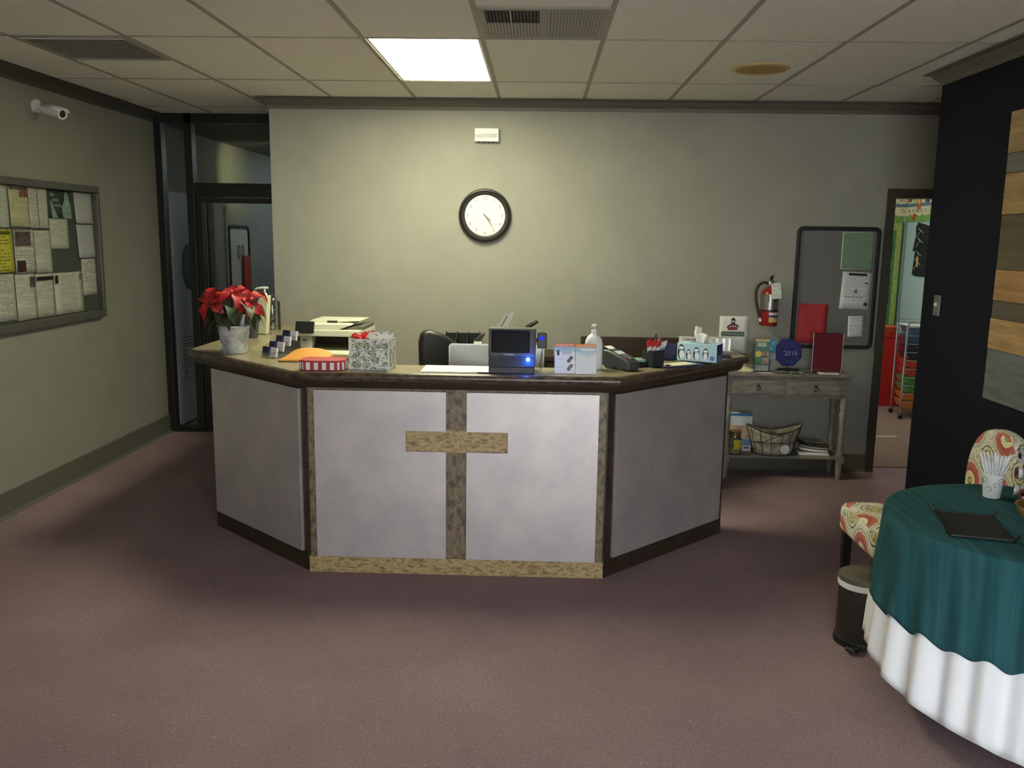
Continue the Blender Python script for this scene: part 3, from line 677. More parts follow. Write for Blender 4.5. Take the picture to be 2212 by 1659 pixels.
def leaf_mesh(nm, m_, L_=0.1, w_=0.045, notch=False):
    pro = [0.0, 0.45, 0.85, 1.0, 0.86, 0.62, 0.34, 0.0] if not notch else [0.0, 0.5, 0.95, 0.82, 1.0, 0.62, 0.3, 0.0]
    V = []; F = []
    for i, p in enumerate(pro):
        u = i / 7; z = 0.10 * u * (1 - u) * 1.2 * L_ / 0.1 - 0.14 * L_ * u * u
        V += [(u * L_, -p * w_ / 2, z + abs(p) * w_ * 0.16), (u * L_, 0, z), (u * L_, p * w_ / 2, z + abs(p) * w_ * 0.16)]
    for i in range(7):
        a_ = i * 3; F += [(a_, a_ + 3, a_ + 4, a_ + 1), (a_ + 1, a_ + 4, a_ + 5, a_ + 2)]
    me = MB().add(V, F).mesh(nm, m_, True); return me
br = [leaf_mesh('bract', bract, l_, w_, True) for l_, w_ in ((0.122, 0.062), (0.098, 0.050), (0.055, 0.028))]
lf = [leaf_mesh('leaf', leafm, l_, w_) for l_, w_ in ((0.145, 0.085), (0.115, 0.068))]
heads = [(-0.095, -0.055, 0.285, (-0.35, -0.75, 0.55), 7), (0.015, -0.02, 0.325, (0.1, -0.35, 0.95), 6), (0.095, -0.045, 0.285, (0.35, -0.65, 0.6), 6), (-0.035, 0.05, 0.315, (-0.2, 0.2, 0.95), 6), (0.075, 0.06, 0.315, (0.3, 0.2, 0.9), 6)]
for hx, hy, hz, nv, nb in heads:
    build('stem', MB().tube([(hx * 0.2, hy * 0.2, 0.13), (hx * 0.55, hy * 0.55, 0.22), (hx, hy, hz - 0.01)], 0.0035, 6), stemm, t, smooth=True)
    off = random.uniform(0, 6)
    base = Matrix.Translation((hx, hy, hz)) @ Vector((0, 0, 1)).rotation_difference(Vector(nv)).to_matrix().to_4x4()
    for k in range(nb):
        a_ = off + 2 * PI * k / nb + random.uniform(-0.15, 0.15)
        o = build('bract', br[0] if k % 3 else br[1], None, t)
        o.matrix_local = base @ Matrix.Rotation(a_, 4, 'Z') @ Matrix.Rotation(random.uniform(-0.15, 0.28), 4, 'Y') @ Matrix.Rotation(random.uniform(-0.3, 0.3), 4, 'X')
    for k in range(3):
        o = build('bract', br[2], None, t); o.matrix_local = base @ Matrix.Translation((0, 0, 0.004)) @ Matrix.Rotation(off + 1 + k * 2.1, 4, 'Z') @ Matrix.Rotation(random.uniform(-0.6, -0.3), 4, 'Y')
    for k in range(4):
        o = build('flower_bud', MB().ball((0.007 * math.cos(k * 1.6), 0.007 * math.sin(k * 1.6), 0.008), 0.0035, 8), mat('bud', (150, 120, 50), 0.6), t, smooth=True); o.matrix_local = base
for k in range(26):
    a_ = k * 2.4 + random.uniform(-0.2, 0.2); r = random.uniform(0.02, 0.07); z = 0.185 + 0.085 * random.random()
    build('leaf', lf[k % 2], None, t, loc=(r * math.cos(a_), r * math.sin(a_), z), rot=(random.uniform(-0.3, 0.3), random.uniform(0.1, 0.7), a_))
build('care_tag', MB().box(-0.011, -0.001, 0, 0.011, 0.001, 0.10), white, t, loc=(0.035, 0.02, 0.12), rot=(R(-8), R(6), 0))

# far end of the left counter: bottle, pouch and clear jar
t = thing('grey_vase', 'dark grey tapered vase behind the poinsettia pot', 'vase', (-1.865, 5.55, TZ))
build('body', MB().lathe([(0.0, 0), (0.036, 0), (0.037, 0.004), (0.052, 0.135), (0.048, 0.138), (0.0, 0.12)], 28), mat('slate_grey', (70, 73, 76), 0.55), t, smooth=True)
build('foliage', MB().ball((0, 0, 0.150), 0.046, 14, 0.55), leafm, t, smooth=True)
t = thing('pump_pouch', 'cream wedge shaped pump dispenser beyond the poinsettia', 'dispenser', (-1.862, 5.76, TZ), R(-4))
cream = mat('cream_plastic', (206, 204, 176), 0.4)
build('body', MB().prism([(-0.088, 0.0), (0.036, 0.0), (0.058, 0.262), (0.02, 0.258), (-0.012, 0.240)], -0.03, 0.03), cream, t, bevel=0.008, seg=3, smooth=True)
build('neck', MB().cyl((0.024, 0, 0.255), 0.016, 0.022), white, t, smooth=True)
build('stem', MB().cyl((0.024, 0, 0.275), 0.006, 0.035), white, t, smooth=True)
build('pump_head', MB().tube([(0.048, 0, 0.313), (0.02, 0, 0.313), (-0.03, -0.0, 0.308), (-0.045, 0, 0.298)], [0.007, 0.008, 0.006, 0.004]), white, t, smooth=True)
t = thing('clear_jar', 'domed clear plastic jar with metallic fittings beside pump dispenser', 'jar', (-1.885, 6.06, TZ))
build('dome', MB().lathe([(0.046, 0.0), (0.047, 0.01), (0.047, 0.17), (0.042, 0.205), (0.028, 0.235), (0.010, 0.247), (0.001, 0.248)], 28), glass_mat('jar_glass', (0.86, 0.88, 0.84), 0.12), t, smooth=True)
for z in (0.02, 0.07, 0.12): build('fitting', MB().lathe([(0.0, z), (0.022, z), (0.026, z + 0.014), (0.010, z + 0.028), (0.0, z + 0.030)], 18), chrome, t, smooth=True)
build('bracket', MB().box(0.046, -0.012, 0, 0.054, 0.012, 0.20), vbg, t)

# tiered card holder with cards
HX, HY = -1.475, 4.63
t = thing('card_holder', 'clear stepped card holder on the desk corner', 'card holder', (HX, HY, TZ), R(-30))
navyc = mat('navy_card', (40, 42, 78), 0.55)
for k in range(4):
    y = k * 0.050; z = k * 0.026
    build('tier', MB().box(-0.062, y, z, 0.062, y + 0.004, z + 0.032), clear, t)
    build('tier_back', MB().prism([(y + 0.02, z), (y + 0.024, z), (y + 0.036, z + 0.056), (y + 0.032, z + 0.056)], -0.062, 0.062, 'yz'), clear, t)
build('base', MB().prism([(0, 0), (0.190, 0), (0.190, 0.078), (0.0, 0.002)], -0.062, 0.062, 'yz'), clear, t)
place = ('front', 'second', 'third', 'rear')
for k in range(4):
    M_ = Matrix.Translation((HX, HY, TZ)) @ Matrix.Rotation(R(-30), 4, 'Z')
    for s, (m_, nm, lb) in enumerate(((navyc, 'navy_business_cards', 'navy'), (print_mat('card_print', (226, 226, 232), (160, 160, 178), 0.013, 0.25, words=160), 'white_business_cards', 'white'))):
        x = -0.030 + 0.062 * s
        o = build(nm, MB().box(-0.024, -0.006, 0.002, 0.024, 0.006, 0.056), m_, bevel=0.001)
        o.matrix_world = M_ @ Matrix.Translation((x, k * 0.050 + 0.013, 0.003 + k * 0.026)) @ Matrix.Rotation(R(-12), 4, 'X')
        tag(o, '%s business cards in the %s tier of the clear holder' % (lb, place[k]), 'card stack', 'business cards in the stepped holder')
tag(build('paper_slip', MB().box(-0.03, -0.004, 0, 0.03, 0.004, 0.001), paper, loc=(-1.37, 4.60, TZ), rot=(0, 0, R(15))), 'narrow white paper slip beside the card holder', 'paper')
# manila envelope, bulging
def env(u, v):
    x = (u - 0.5) * 0.255; y = (v - 0.5) * 0.17
    b = 0.030 * (1 - (2 * u - 1) ** 2) * (1 - (2 * v - 1) ** 4)
    return (x, y, 0.004 + 0.3 * b + 0.050 * v ** 1.3 * (1 - 0.75 * abs(2 * u - 1) ** 3))
tag(build('manila_envelope', MB().grid(14, 10, env), mat('manila', (204, 142, 66), 0.6), solid=0.003, smooth=True, loc=(-1.245, 4.565, TZ + 0.002), rot=(0, 0, R(-6))), 'bulging orange manila envelope behind the red gift box', 'envelope')
# red gift box
t = thing('gift_box', 'flat eight sided red gift box with white striped rim', 'gift box', (-1.078, 4.290, TZ), R(2))
redb = mat('box_red', (176, 42, 56), 0.5); redt = mat('box_top_red', (170, 70, 72), 0.6, var=(90, 0.12))
oc = [(-0.115, -0.045), (-0.085, -0.075), (0.075, -0.075), (0.115, -0.045), (0.115, 0.045), (0.08, 0.075), (-0.08, 0.075), (-0.115, 0.045)]
build('rim', MB().prism(oc, 0, 0.046, 'xy'), redb, t, bevel=0.002)
build('lid', MB().prism([(x * 0.97, y * 0.97) for x, y in oc], 0.046, 0.050, 'xy'), redt, t)
for i in range(8):
    a_, b_ = Vector(oc[i]), Vector(oc[(i + 1) % 8]); ln = (b_ - a_).length; n_ = max(1, round(ln / 0.042)); n_ = 4 if ln > 0.15 else (2 if ln > 0.08 else 2)
    for k in range(n_):
        c_ = a_ + (b_ - a_) * ((k + 0.5) / n_); w2_ = ln / n_ * 0.26; d_ = (b_ - a_).normalized(); nn = Vector((d_.y, -d_.x))
        P = [c_ - d_ * w2_, c_ + d_ * w2_]
        build('stripe', MB().prism([(P[0].x, P[0].y), (P[1].x, P[1].y), (P[1].x + nn.x * 0.0012, P[1].y + nn.y * 0.0012), (P[0].x + nn.x * 0.0012, P[0].y + nn.y * 0.0012)], 0.004, 0.041, 'xy'), paper, t)
# gift bag with leaf scroll print
t = thing('gift_bag', 'white gift bag printed with sage leaf scrolls', 'gift bag', (-0.838, 4.328, TZ), R(-7))
bagp = mat('bag_paper', (236, 235, 228), 0.55); sage = mat('sage_print', (138, 148, 104), 0.6); bagin = mat('bag_inside', (200, 198, 188), 0.7)
bw, bd, bh = 0.104, 0.058, 0.155
for nm, a_ in (('front_face', [(-bw, -bd, 0), (bw, -bd, 0), (bw, -bd, bh), (-bw, -bd, bh)]), ('rear_face', [(-bw, bd, 0), (bw, bd, 0), (bw, bd, bh), (-bw, bd, bh)]), ('side_face', [(bw, -bd, 0), (bw, bd, 0), (bw, bd, bh), (bw, -bd, bh)]), ('side_face', [(-bw, -bd, 0), (-bw, bd, 0), (-bw, bd, bh), (-bw, -bd, bh)]), ('bottom_face', [(-bw, -bd, 0.001), (bw, -bd, 0.001), (bw, bd, 0.001), (-bw, bd, 0.001)])):
    build(nm, MB().poly(a_), bagp, t, solid=0.0012)
def swirl(cx, cz, ln, wd, a0, curl, y):
    n_ = 8; up = []; lo = []
    x, z, a_ = cx, cz, a0
    for i in range(n_ + 1):
        u = i / n_; w_ = wd * math.sin(PI * min(1, u * 0.92 + 0.08)) ** 0.8 * (1 - 0.5 * u)
        up.append((x - math.sin(a_) * w_, z + math.cos(a_) * w_)); lo.append((x + math.sin(a_) * w_, z - math.cos(a_) * w_))
        x += math.cos(a_) * ln / n_; z += math.sin(a_) * ln / n_; a_ += curl / n_
    return up, lo
pm = MB(); pk = MB(); pms = MB()
rs = random.Random(3)
def addsw(mb, cx, cz, ln, wd, a0, curl, face):
    up, lo = swirl(cx, cz, ln, wd, a0, curl, 0)
    lim = bw - 0.004 if face == 'f' else bd - 0.004
    for i in range(len(up) - 1):
        q = [up[i], up[i + 1], lo[i + 1], lo[i]]
        q = [(max(-lim, min(lim, a_)), max(0.003, min(bh - 0.003, b_))) for a_, b_ in q]
        if face == 'f': mb.poly([(a_, -bd - 0.0011, b_) for a_, b_ in q])
        else: mb.poly([(bw + 0.0011, a_, b_) for a_, b_ in q])
def motif(cx, cz, fl, face):
    b0 = rs.uniform(0, 6.28)
    for k in range(4): addsw(pm, cx + 0.004 * math.cos(b0), cz + 0.004 * math.sin(b0), 0.044 - 0.005 * k, 0.0034, b0 + fl * k * 0.62, fl * 1.7, face)
    addsw(pk, cx - 0.010 * math.cos(b0), cz - 0.010 * math.sin(b0), 0.012, 0.0026, b0 + 2.4, fl * 1.0, face)
    addsw(pk, cx - 0.014 * math.cos(b0 + 1), cz - 0.014 * math.sin(b0 + 1), 0.010, 0.0024, b0 + 3.4, -fl * 1.2, face)
    for k in range(4):
        a_ = rs.uniform(0, 6); r = rs.uniform(0.017, 0.026); x, z = cx + r * math.cos(a_), cz + r * math.sin(a_)
        addsw(pk, x, z, 0.004, 0.002, 0.0, 0, face)
for r_ in range(5):
    for c_ in range(5): motif(-bw + 0.022 + c_ * 0.042 + (0.010 if r_ % 2 else -0.004), 0.012 + r_ * 0.032, 1 if (c_ + r_) % 2 else -1, 'f')
    for c_ in range(2): motif(-bd + 0.028 + c_ * 0.055, 0.014 + r_ * 0.032, 1 if (c_ + r_) % 2 else -1, 's')
o = build('leaf_print', pm, sage, t); o = build('dot_print', pk, inkm, t)
redtis = mat('tissue_red', (206, 36, 44), 0.6)
for k in range(7):
    x = -0.085 + 0.018 * k; 
    build('tissue_tuft', MB().grid(5, 4, lambda u, v, k=k: ((u - 0.5) * 0.05 + 0.008 * math.sin(7 * v + k), (v - 0.5) * 0.05 + 0.01 * math.sin(6 * u + 2 * k), 0.010 * math.sin(9 * u + k) + 0.018 * (1 - abs(2 * u - 1)) + 0.004 * k * (1 if k < 5 else -0.5))), redtis, t, loc=(x, rs.uniform(-0.02, 0.03), bh - 0.006), rot=(rs.uniform(-0.5, 0.5), rs.uniform(-0.4, 0.4), rs.uniform(0, 3)))
for k, (x, a_) in enumerate(((0.00, 28), (0.03, 14), (0.062, 22), (0.075, 8))):
    o = build('gift_card', MB().box(-0.026, -0.0008, -0.035, 0.026, 0.0008, 0.045), print_mat('gift_card_print', (232, 230, 220), (130, 134, 120), 0.02, 0.35, words=60), t, loc=(x, -0.035 + 0.016 * k, bh - 0.010), rot=(R(-10), R(a_), 0))
for s in (-1, 1): build('cord_handle', MB().tube([(-0.075, s * bd * 0.9, bh), (-0.070, s * bd * 0.6, bh + 0.028), (-0.045, s * bd * 0.5, bh + 0.030), (-0.038, s * bd * 0.9, bh)], 0.0012, 5), redb, t)
# sheets of paper
t = build('paper_stack', MB().box(-0.155, -0.11, 0, 0.13, 0.10, 0.006), paper, bevel=0.001, loc=(-0.425, 4.335, TZ)); tag(t, 'short stack of white paper in front of the monitor', 'paper')
tag(build('loose_sheet', MB().box(-0.06, -0.10, 0, 0.035, 0.10, 0.0008), mat('cool_paper', (222, 226, 232), 0.8), loc=(-0.27, 4.325, TZ + 0.0065)), 'single bluish sheet on top of the paper stack', 'paper')

# touch screen terminal with blue lamp
t = thing('check_in_terminal', 'dark grey touch screen terminal with glowing blue light', 'terminal', (-0.125, 4.30, TZ), R(0))
bez = mat('bezel_grey', (74, 74, 72), 0.45)
build('base', MB().box(-0.115, -0.07, 0, 0.112, 0.11, 0.035), black, t, bevel=0.004)
build('lower_housing', MB().prism([(-0.075, 0.035), (0.10, 0.035), (0.10, 0.09), (-0.055, 0.09)], -0.116, 0.116, 'yz'), dgrey, t, bevel=0.004)
hd = build('display_housing', MB().prism([(-0.062, 0.085), (-0.03, 0.222), (0.05, 0.222), (0.05, 0.085)], -0.118, 0.118, 'yz'), bez, t, bevel=0.004)
tilt = math.atan2(0.032, 0.137)
build('screen', MB().prism(rrect(0.192, 0.112, 0.008), -0.002, 0.002), mat('screen_off', (12, 12, 13), 0.3, spec=0.15), t, loc=(-0.008, -0.0470, 0.158), rot=(-tilt, 0, 0))
build('screen_active_area', MB().prism(rrect(0.155, 0.092, 0.002, 2), -0.0005, 0.0005), mat('screen_dim', (20, 20, 20), 0.35, spec=0.15), t, loc=(-0.008, -0.0495, 0.158), rot=(-tilt, 0, 0))
build('maker_badge', MB().box(-0.022, -0.0008, -0.003, 0.022, 0.0008, 0.003), mat('badge', (150, 152, 158), 0.4), t, loc=(-0.012, -0.0600, 0.0955), rot=(-tilt, 0, 0))
build('badge_mark', MB().ball((-0.040, -0.060, 0.0975), 0.003, 8), white, t)
for k in range(3): build('groove', MB().box(0.102 + 0.004 * k, -0.0015, -0.055, 0.1035 + 0.004 * k, 0.001, 0.055), black, t, loc=(0, -0.046, 0.155), rot=(-tilt, 0, 0))
build('keyhole', MB().cyl((-0.06, -0.0675, 0.056), 0.004, 0.004, 'y', 10), black, t)
build('status_light', MB().ball((0.080, -0.071, 0.073), 0.0095, 14), mat('blue_led', (40, 90, 255), 0.4, emit=((0.05, 0.35, 1.0), 30)), t, smooth=True)
pl = bpy.data.lights.new('blue_led_glow', 'POINT'); pl.color = (0.02, 0.10, 1.0); pl.energy = 0.55; pl.shadow_soft_size = 0.008  # added point light suggesting the camera glare around the status light
po = bpy.data.objects.new('blue_led_glow', pl); COL.objects.link(po); po.parent = t; po.location = (0.084, -0.105, 0.080)
t = thing('fingerprint_reader', 'small black scanner with blue lens clipped beside the terminal', 'scanner', (0.024, 4.36, TZ + 0.115))
build('body', MB().prism([(-0.024, 0.0), (0.024, 0.0), (0.024, 0.070), (0.014, 0.080), (-0.024, 0.080)], -0.02, 0.02), black, t, bevel=0.004)
build('lens', MB().ball((0.0, -0.018, 0.052), 0.011, 14), mat('blue_lens', (20, 20, 220), 0.2, emit=((0.01, 0.02, 1.0), 1.6)), t, smooth=True)
build('cable', MB().tube([(0.004, 0.0, 0.0), (0.0, 0.004, -0.03), (-0.004, 0.0, -0.06), (-0.012, -0.005, -0.085), (0.002, -0.008, -0.112)], 0.0018, 6), black, t, smooth=True)
build('mount_arm', MB().box(-0.036, -0.004, 0.03, -0.02, 0.008, 0.05), black, t)

# two flyers on acrylic stands
orange = mat('flyer_orange', (226, 132, 96), 0.6); orange2 = mat('flyer_amber', (236, 160, 96), 0.6); skyb = mat('flyer_blue', (178, 208, 224), 0.6); flyw = mat('flyer_white', (240, 241, 241), 0.6); whiteink = mat('white_ink', (246, 238, 228), 0.7)
def flyer(nm, lab, x, y, rz, oc_, title, tsize):
    t = thing(nm, lab, 'flyer stand', (x, y, TZ), R(rz))
    build('stand', MB().prism([(-0.004, 0), (0.055, 0), (0.052, 0.003), (0.002, 0.003), (0.030, 0.150), (0.027, 0.150)], -0.052, 0.052, 'yz'), clear, t)
    s = build('sheet', MB().box(-0.051, -0.0006, 0, 0.051, 0.0006, 0.149), flyw, t, loc=(0, -0.0055, 0.002), rot=(R(-11), 0, 0))
    build('header_band', MB().box(-0.051, -0.0011, 0.132, 0.051, -0.0006, 0.149), oc_, s)
    build('blue_band', MB().box(-0.051, -0.0011, 0.108, 0.051, -0.0006, 0.132), skyb, s)
    text('lettering', title, tsize, whiteink, s, (0, -0.0014, 0.140), sx=1.0)
    return t, s
t, s = flyer('tips_flyer', 'flyer headed CHECK-IN TIPS on a clear stand', 0.139, 4.272, 3, orange, 'CHECK-IN TIPS', 0.0125)
text('lettering', 'Tips for using the fingerprint reader', 0.0052, mat('flyer_ink', (80, 100, 120), 0.7), s, (0, -0.0014, 0.126))
build('reader_picture', MB().box(-0.040, -0.0012, 0.090, -0.027, -0.0007, 0.116), dgrey, s)
build('text_block', MB().box(-0.012, -0.0012, 0.092, 0.034, -0.0007, 0.113), print_mat('tiny_print', (222, 228, 232), (150, 156, 162), 0.004, 0.5, words=300), s)
for z, m_ in ((0.070, mat('finger_grey', (116, 116, 126), 0.6)), (0.030, mat('finger_red', (176, 120, 124), 0.6))):
    q = build('finger_picture', MB().prism(rrect(0.016, 0.036, 0.005), -0.0012, -0.0007), dgrey, s, loc=(0.026, 0, z), rot=(0, R(38), 0)); build('finger_detail', MB().prism(rrect(0.008, 0.024, 0.003), -0.0016, -0.0012), m_, s, loc=(0.026, 0, z), rot=(0, R(38), 0))
    build('caption_line', MB().box(-0.045, -0.0013, z - 0.001, 0.000, -0.0008, z + 0.001), mat('caption_grey', (206, 206, 208), 0.7), s)
t, s = flyer('donation_flyer', 'flyer with amber header in front of the white pump bottle', 0.244, 4.262, 3, orange2, 'How to Make a Payment', 0.0088)
build('white_box', MB().box(-0.025, -0.0014, 0.115, 0.045, -0.0009, 0.126), flyw, s); build('text_block', MB().box(-0.042, -0.0013, 0.094, 0.044, -0.0008, 0.107), print_mat('pale_print', (222, 236, 242), (176, 196, 206), 0.005, 0.5, words=260), s)
for k in range(3): build('small_mark', MB().box(-0.012 + 0.014 * k, -0.0013, 0.086, -0.006 + 0.014 * k, -0.0008, 0.091), greyink if k == 1 else skyb, s)

# white pump bottle
t = thing('pump_bottle', 'plain white pump bottle behind the flyers', 'bottle', (0.292, 4.44, TZ))
wb_ = mat('bottle_white', (232, 234, 232), 0.35)
build('body', MB().lathe([(0.0, 0), (0.044, 0), (0.046, 0.004), (0.046, 0.135), (0.043, 0.153), (0.032, 0.172), (0.018, 0.182), (0.014, 0.186)], 32, sy=0.75), wb_, t, smooth=True)
build('collar', MB().lathe([(0.014, 0.183), (0.0145, 0.183), (0.0145, 0.207), (0.006, 0.209), (0.0055, 0.225), (0.0, 0.225)], 20), white, t, smooth=True)
build('pump_head', MB().prism([(-0.018, 0.218), (-0.013, 0.226), (-0.010, 0.234), (0.012, 0.236), (0.012, 0.228), (0.004, 0.222), (-0.008, 0.222)], -0.008, 0.008), white, t, bevel=0.003)

# card payment terminal
t = thing('card_terminal', 'charcoal card payment terminal on the desk corner', 'terminal', (0.430, 4.470, TZ), R(42))
char = mat('terminal_charcoal', (62, 64, 68), 0.45)
prf = [(-0.105, 0.005), (-0.105, 0.042), (-0.085, 0.055), (0.02, 0.090), (0.075, 0.098), (0.10, 0.085), (0.10, 0.02), (0.06, 0.0), (-0.03, 0.014), (-0.07, 0.0)]
build('body', MB().prism(prf, -0.042, 0.042, 'yz'), char, t, bevel=0.010, seg=3, smooth=True)
ang = math.atan2(0.035, 0.105)
build('display', MB().box(-0.026, -0.018, 0, 0.026, 0.018, 0.002), mat('lcd', (206, 214, 224), 0.3), t, loc=(0, 0.000, 0.0845), rot=(ang, 0, 0))
for r_ in range(4):
    for c_ in range(3): build('key', MB().box(-0.007, -0.0045, 0, 0.007, 0.0045, 0.003), mat('key_green', (70, 120, 80), 0.5) if (r_, c_) == (0, 2) else (mat('key_red', (170, 60, 54), 0.5) if (r_, c_) == (0, 0) else mat('key_grey', (120, 122, 126), 0.5)), t, loc=(-0.019 + 0.019 * c_, -0.072 + 0.0145 * r_, 0.061 + 0.0048 * r_), rot=(ang, 0, 0))
build('receipt', MB().grid(3, 4, lambda u, v: ((u - 0.5) * 0.05, 0.055 + v * 0.045, 0.098 + 0.012 * math.sin(v * 2))), paper, t, smooth=True)
# pad holder, pen cup, pens
t = thing('note_tray', 'black note tray holding mint green slips', 'tray', (0.520, 4.56, TZ), R(25))
build('tray', MB().box(-0.05, -0.04, 0, 0.05, 0.04, 0.028), black, t, bevel=0.003)
mint = mat('mint_paper', (132, 176, 148), 0.7)
for k in range(3): tag(build('mint_slip', MB().box(-0.045, -0.036, 0, 0.045, 0.036, 0.003), mint, loc=(0.520, 4.56, TZ + 0.0285 + k * 0.0035), rot=(0, 0, R(20 + k * 7))), 'mint green paper slip in the black note tray', 'paper', 'mint slips in the note tray')
tag(build('clear_pen', MB().tube([(-0.05, -0.03, 0), (0.055, 0.02, 0.004)], 0.0035), clear, loc=(0.53, 4.55, TZ + 0.043)), 'clear pen lying across the mint slips', 'pen')
PCX, PCY = 0.617, 4.575
t = thing('pen_cup', 'square black pen cup between terminal and tissue box', 'pen cup', (PCX, PCY, TZ), R(40))
cupm = mat('cup_black', (44, 47, 50), 0.5)
c_ = 0.041
for x0, y0, x1, y1 in ((-c_, -c_, c_, -c_ + .003), (-c_, c_ - .003, c_, c_), (-c_, -c_, -c_ + .003, c_), (c_ - .003, -c_, c_, c_)): build('side', MB().box(x0, y0, 0, x1, y1, 0.09), cupm, t)
build('bottom', MB().box(-c_, -c_, 0, c_, c_, 0.003), cupm, t)
penw = mat('pen_white', (230, 228, 226), 0.35); penr = mat('pen_red', (186, 34, 36), 0.4); penb = mat('pen_blue', (136, 146, 176), 0.35); pens_ = mat('pen_dark', (54, 56, 54), 0.5)
def pen(dx, dy, lx, ly, L_, mb_, mc, nm, lab, grp):
    t = thing(nm, lab, 'pen', (PCX + dx, PCY + dy, TZ + 0.004), 0, grp)
    d = Vector((lx, ly, 1)).normalized()
    build('barrel', MB().tube([d * 0.0, d * (L_ - 0.035)], 0.0048, 8), mb_, t, smooth=True)
    build('cap', MB().tube([d * (L_ - 0.035), d * (L_ - 0.006), d * L_], [0.0054, 0.0054, 0.003], 8), mc, t, smooth=True)
    build('clip', MB().tube([d * (L_ - 0.03) + Vector((-0.003, -0.006, 0)), d * (L_ - 0.006) + Vector((-0.003, -0.006, 0))], 0.0012, 5), mc, t)
for k in range(9):
    x = -0.028 + 0.0075 * k; y = -0.014 + 0.020 * ((k * 7) % 3 - 1) * 0.8
    pen(x * 0.6, y * 0.7, x * 5.2, y * 1.2, 0.136 + 0.004 * (k % 3), penw, penr, 'red_capped_pen', 'white pen with red cap in the black cup', 'red capped pens in the cup')
pen(0.010, 0.005, 0.14, 0.02, 0.150, penb, penb, 'blue_pen', 'thick pale blue pen in the black cup', None)
pen(0.004, 0.016, 0.07, 0.05, 0.168, pens_, pens_, 'grey_marker', 'tall dark grey marker in the black cup', None)
for k in range(3): pen(0.018 + 0.004 * k, -0.006 + 0.008 * k, 0.24 + 0.05 * k, 0.0, 0.135 + 0.004 * k, penb, mat('pen_steel', (206, 206, 206), 0.3, 0.6), 'slim_pen', 'slim bluish ballpoint pen in the black cup', 'slim pens in the cup')
# clipboards and folders
t = thing('notice_folder', 'navy folder with cream sheet under the tissue box', 'folder', (0.765, 4.63, TZ), R(34))
build('cover', MB().box(-0.12, -0.045, 0, 0.14, 0.055, 0.004), mat('folder_navy', (58, 62, 110), 0.4, coat=0.4), t)
build('sheet', MB().box(-0.12, -0.025, 0.004, 0.10, 0.055, 0.006), mat('sheet_cream', (228, 220, 192), 0.8), t); build('clip', MB().box(-0.105, -0.028, 0.006, -0.085, -0.012, 0.012), black, t)
tag(build('blue_binder', MB().box(-0.07, -0.012, 0, 0.05, 0.012, 0.09), mat('binder_navy', (30, 32, 72), 0.5), loc=(0.735, 4.835, TZ), rot=(0, 0, R(10)), bevel=0.002), 'upright navy binder behind the pen cup', 'binder')
# tissue box with penguins
t = thing('tissue_box', 'pale blue tissue box printed with penguins', 'tissue box', (0.905, 4.795, TZ + 0.007), R(-27))
tb = mat('tissue_box_blue', (178, 208, 222), 0.6); tbn = mat('tissue_box_navy', (40, 52, 110), 0.55); tbm = mat('tissue_box_mid', (96, 124, 170), 0.6)
bx_, by_, bz_ = 0.112, 0.058, 0.098
build('carton', MB().box(-bx_, -by_, 0, bx_, by_, bz_), tb, t, bevel=0.0015)
build('end_panel', MB().box(bx_, -by_ + .001, 0.038, bx_ + 0.0008, by_ - .001, bz_ - .001), tbn, t); build('end_band', MB().box(bx_, -by_ + .001, 0.001, bx_ + 0.0008, by_ - .001, 0.038), tbm, t)
build('slot_rim', MB().prism([(0.055 * math.cos(R(a_)), 0.028 * math.sin(R(a_))) for a_ in range(0, 360, 20)], bz_, bz_ + 0.0008, 'xy'), tbm, t)
def ell(cx, cz, rx, rz_, d, n=18, tl=0): return MB().prism([(cx + rx * math.cos(R(a_)) * math.cos(R(tl)) - rz_ * math.sin(R(a_)) * math.sin(R(tl)), cz + rx * math.cos(R(a_)) * math.sin(R(tl)) + rz_ * math.sin(R(a_)) * math.cos(R(tl))) for a_ in range(0, 360, 360 // n)], -by_ - d, -by_ - d + 0.0006)
pw_ = mat('print_white', (236, 238, 240), 0.6); pscarf = mat('print_scarf', (150, 158, 168), 0.6)
for cx, h in ((-0.088, 0.082), (-0.046, 0.056), (-0.002, 0.072), (0.050, 0.068)):
    build('penguin_body', ell(cx, 0.008 + h / 2, h * 0.24, h / 2, 0.0007), inkm, t); build('penguin_belly', ell(cx + (0.004 if cx < 0 else 0), 0.006 + h * 0.36, h * 0.17, h * 0.33, 0.0012), pw_, t)
    build('penguin_face', ell(cx, 0.008 + h * 0.76, h * 0.17, h * 0.11, 0.0016), pw_, t); build('penguin_scarf', ell(cx, 0.008 + h * 0.62, h * 0.22, h * 0.05, 0.0020), pscarf if cx > -0.07 else tbm, t)
build('maker_spot', ell(0.088, 0.022, 0.014, 0.014, 0.0008), tbm, t)
build('tissue', MB().grid(8, 8, lambda u, v: ((u - 0.5) * 0.055 * (1 - 0.35 * v) + 0.006 * math.sin(8 * v) - 0.02 * v, 0.012 * math.sin(6 * u + 3 * v), bz_ - 0.01 + v * 0.105 - 0.02 * abs(u - 0.4) * v)), paper, t, smooth=True, solid=0.0006)
build('tissue_fold', MB().grid(6, 6, lambda u, v: (0.004 + (u - 0.3) * 0.06 * (0.4 + v * 0.7), -0.012 - 0.014 * v + 0.006 * math.sin(5 * u), bz_ - 0.008 + v * 0.066 - 0.015 * abs(u - 0.5) * v)), paper, t, smooth=True, solid=0.0006)
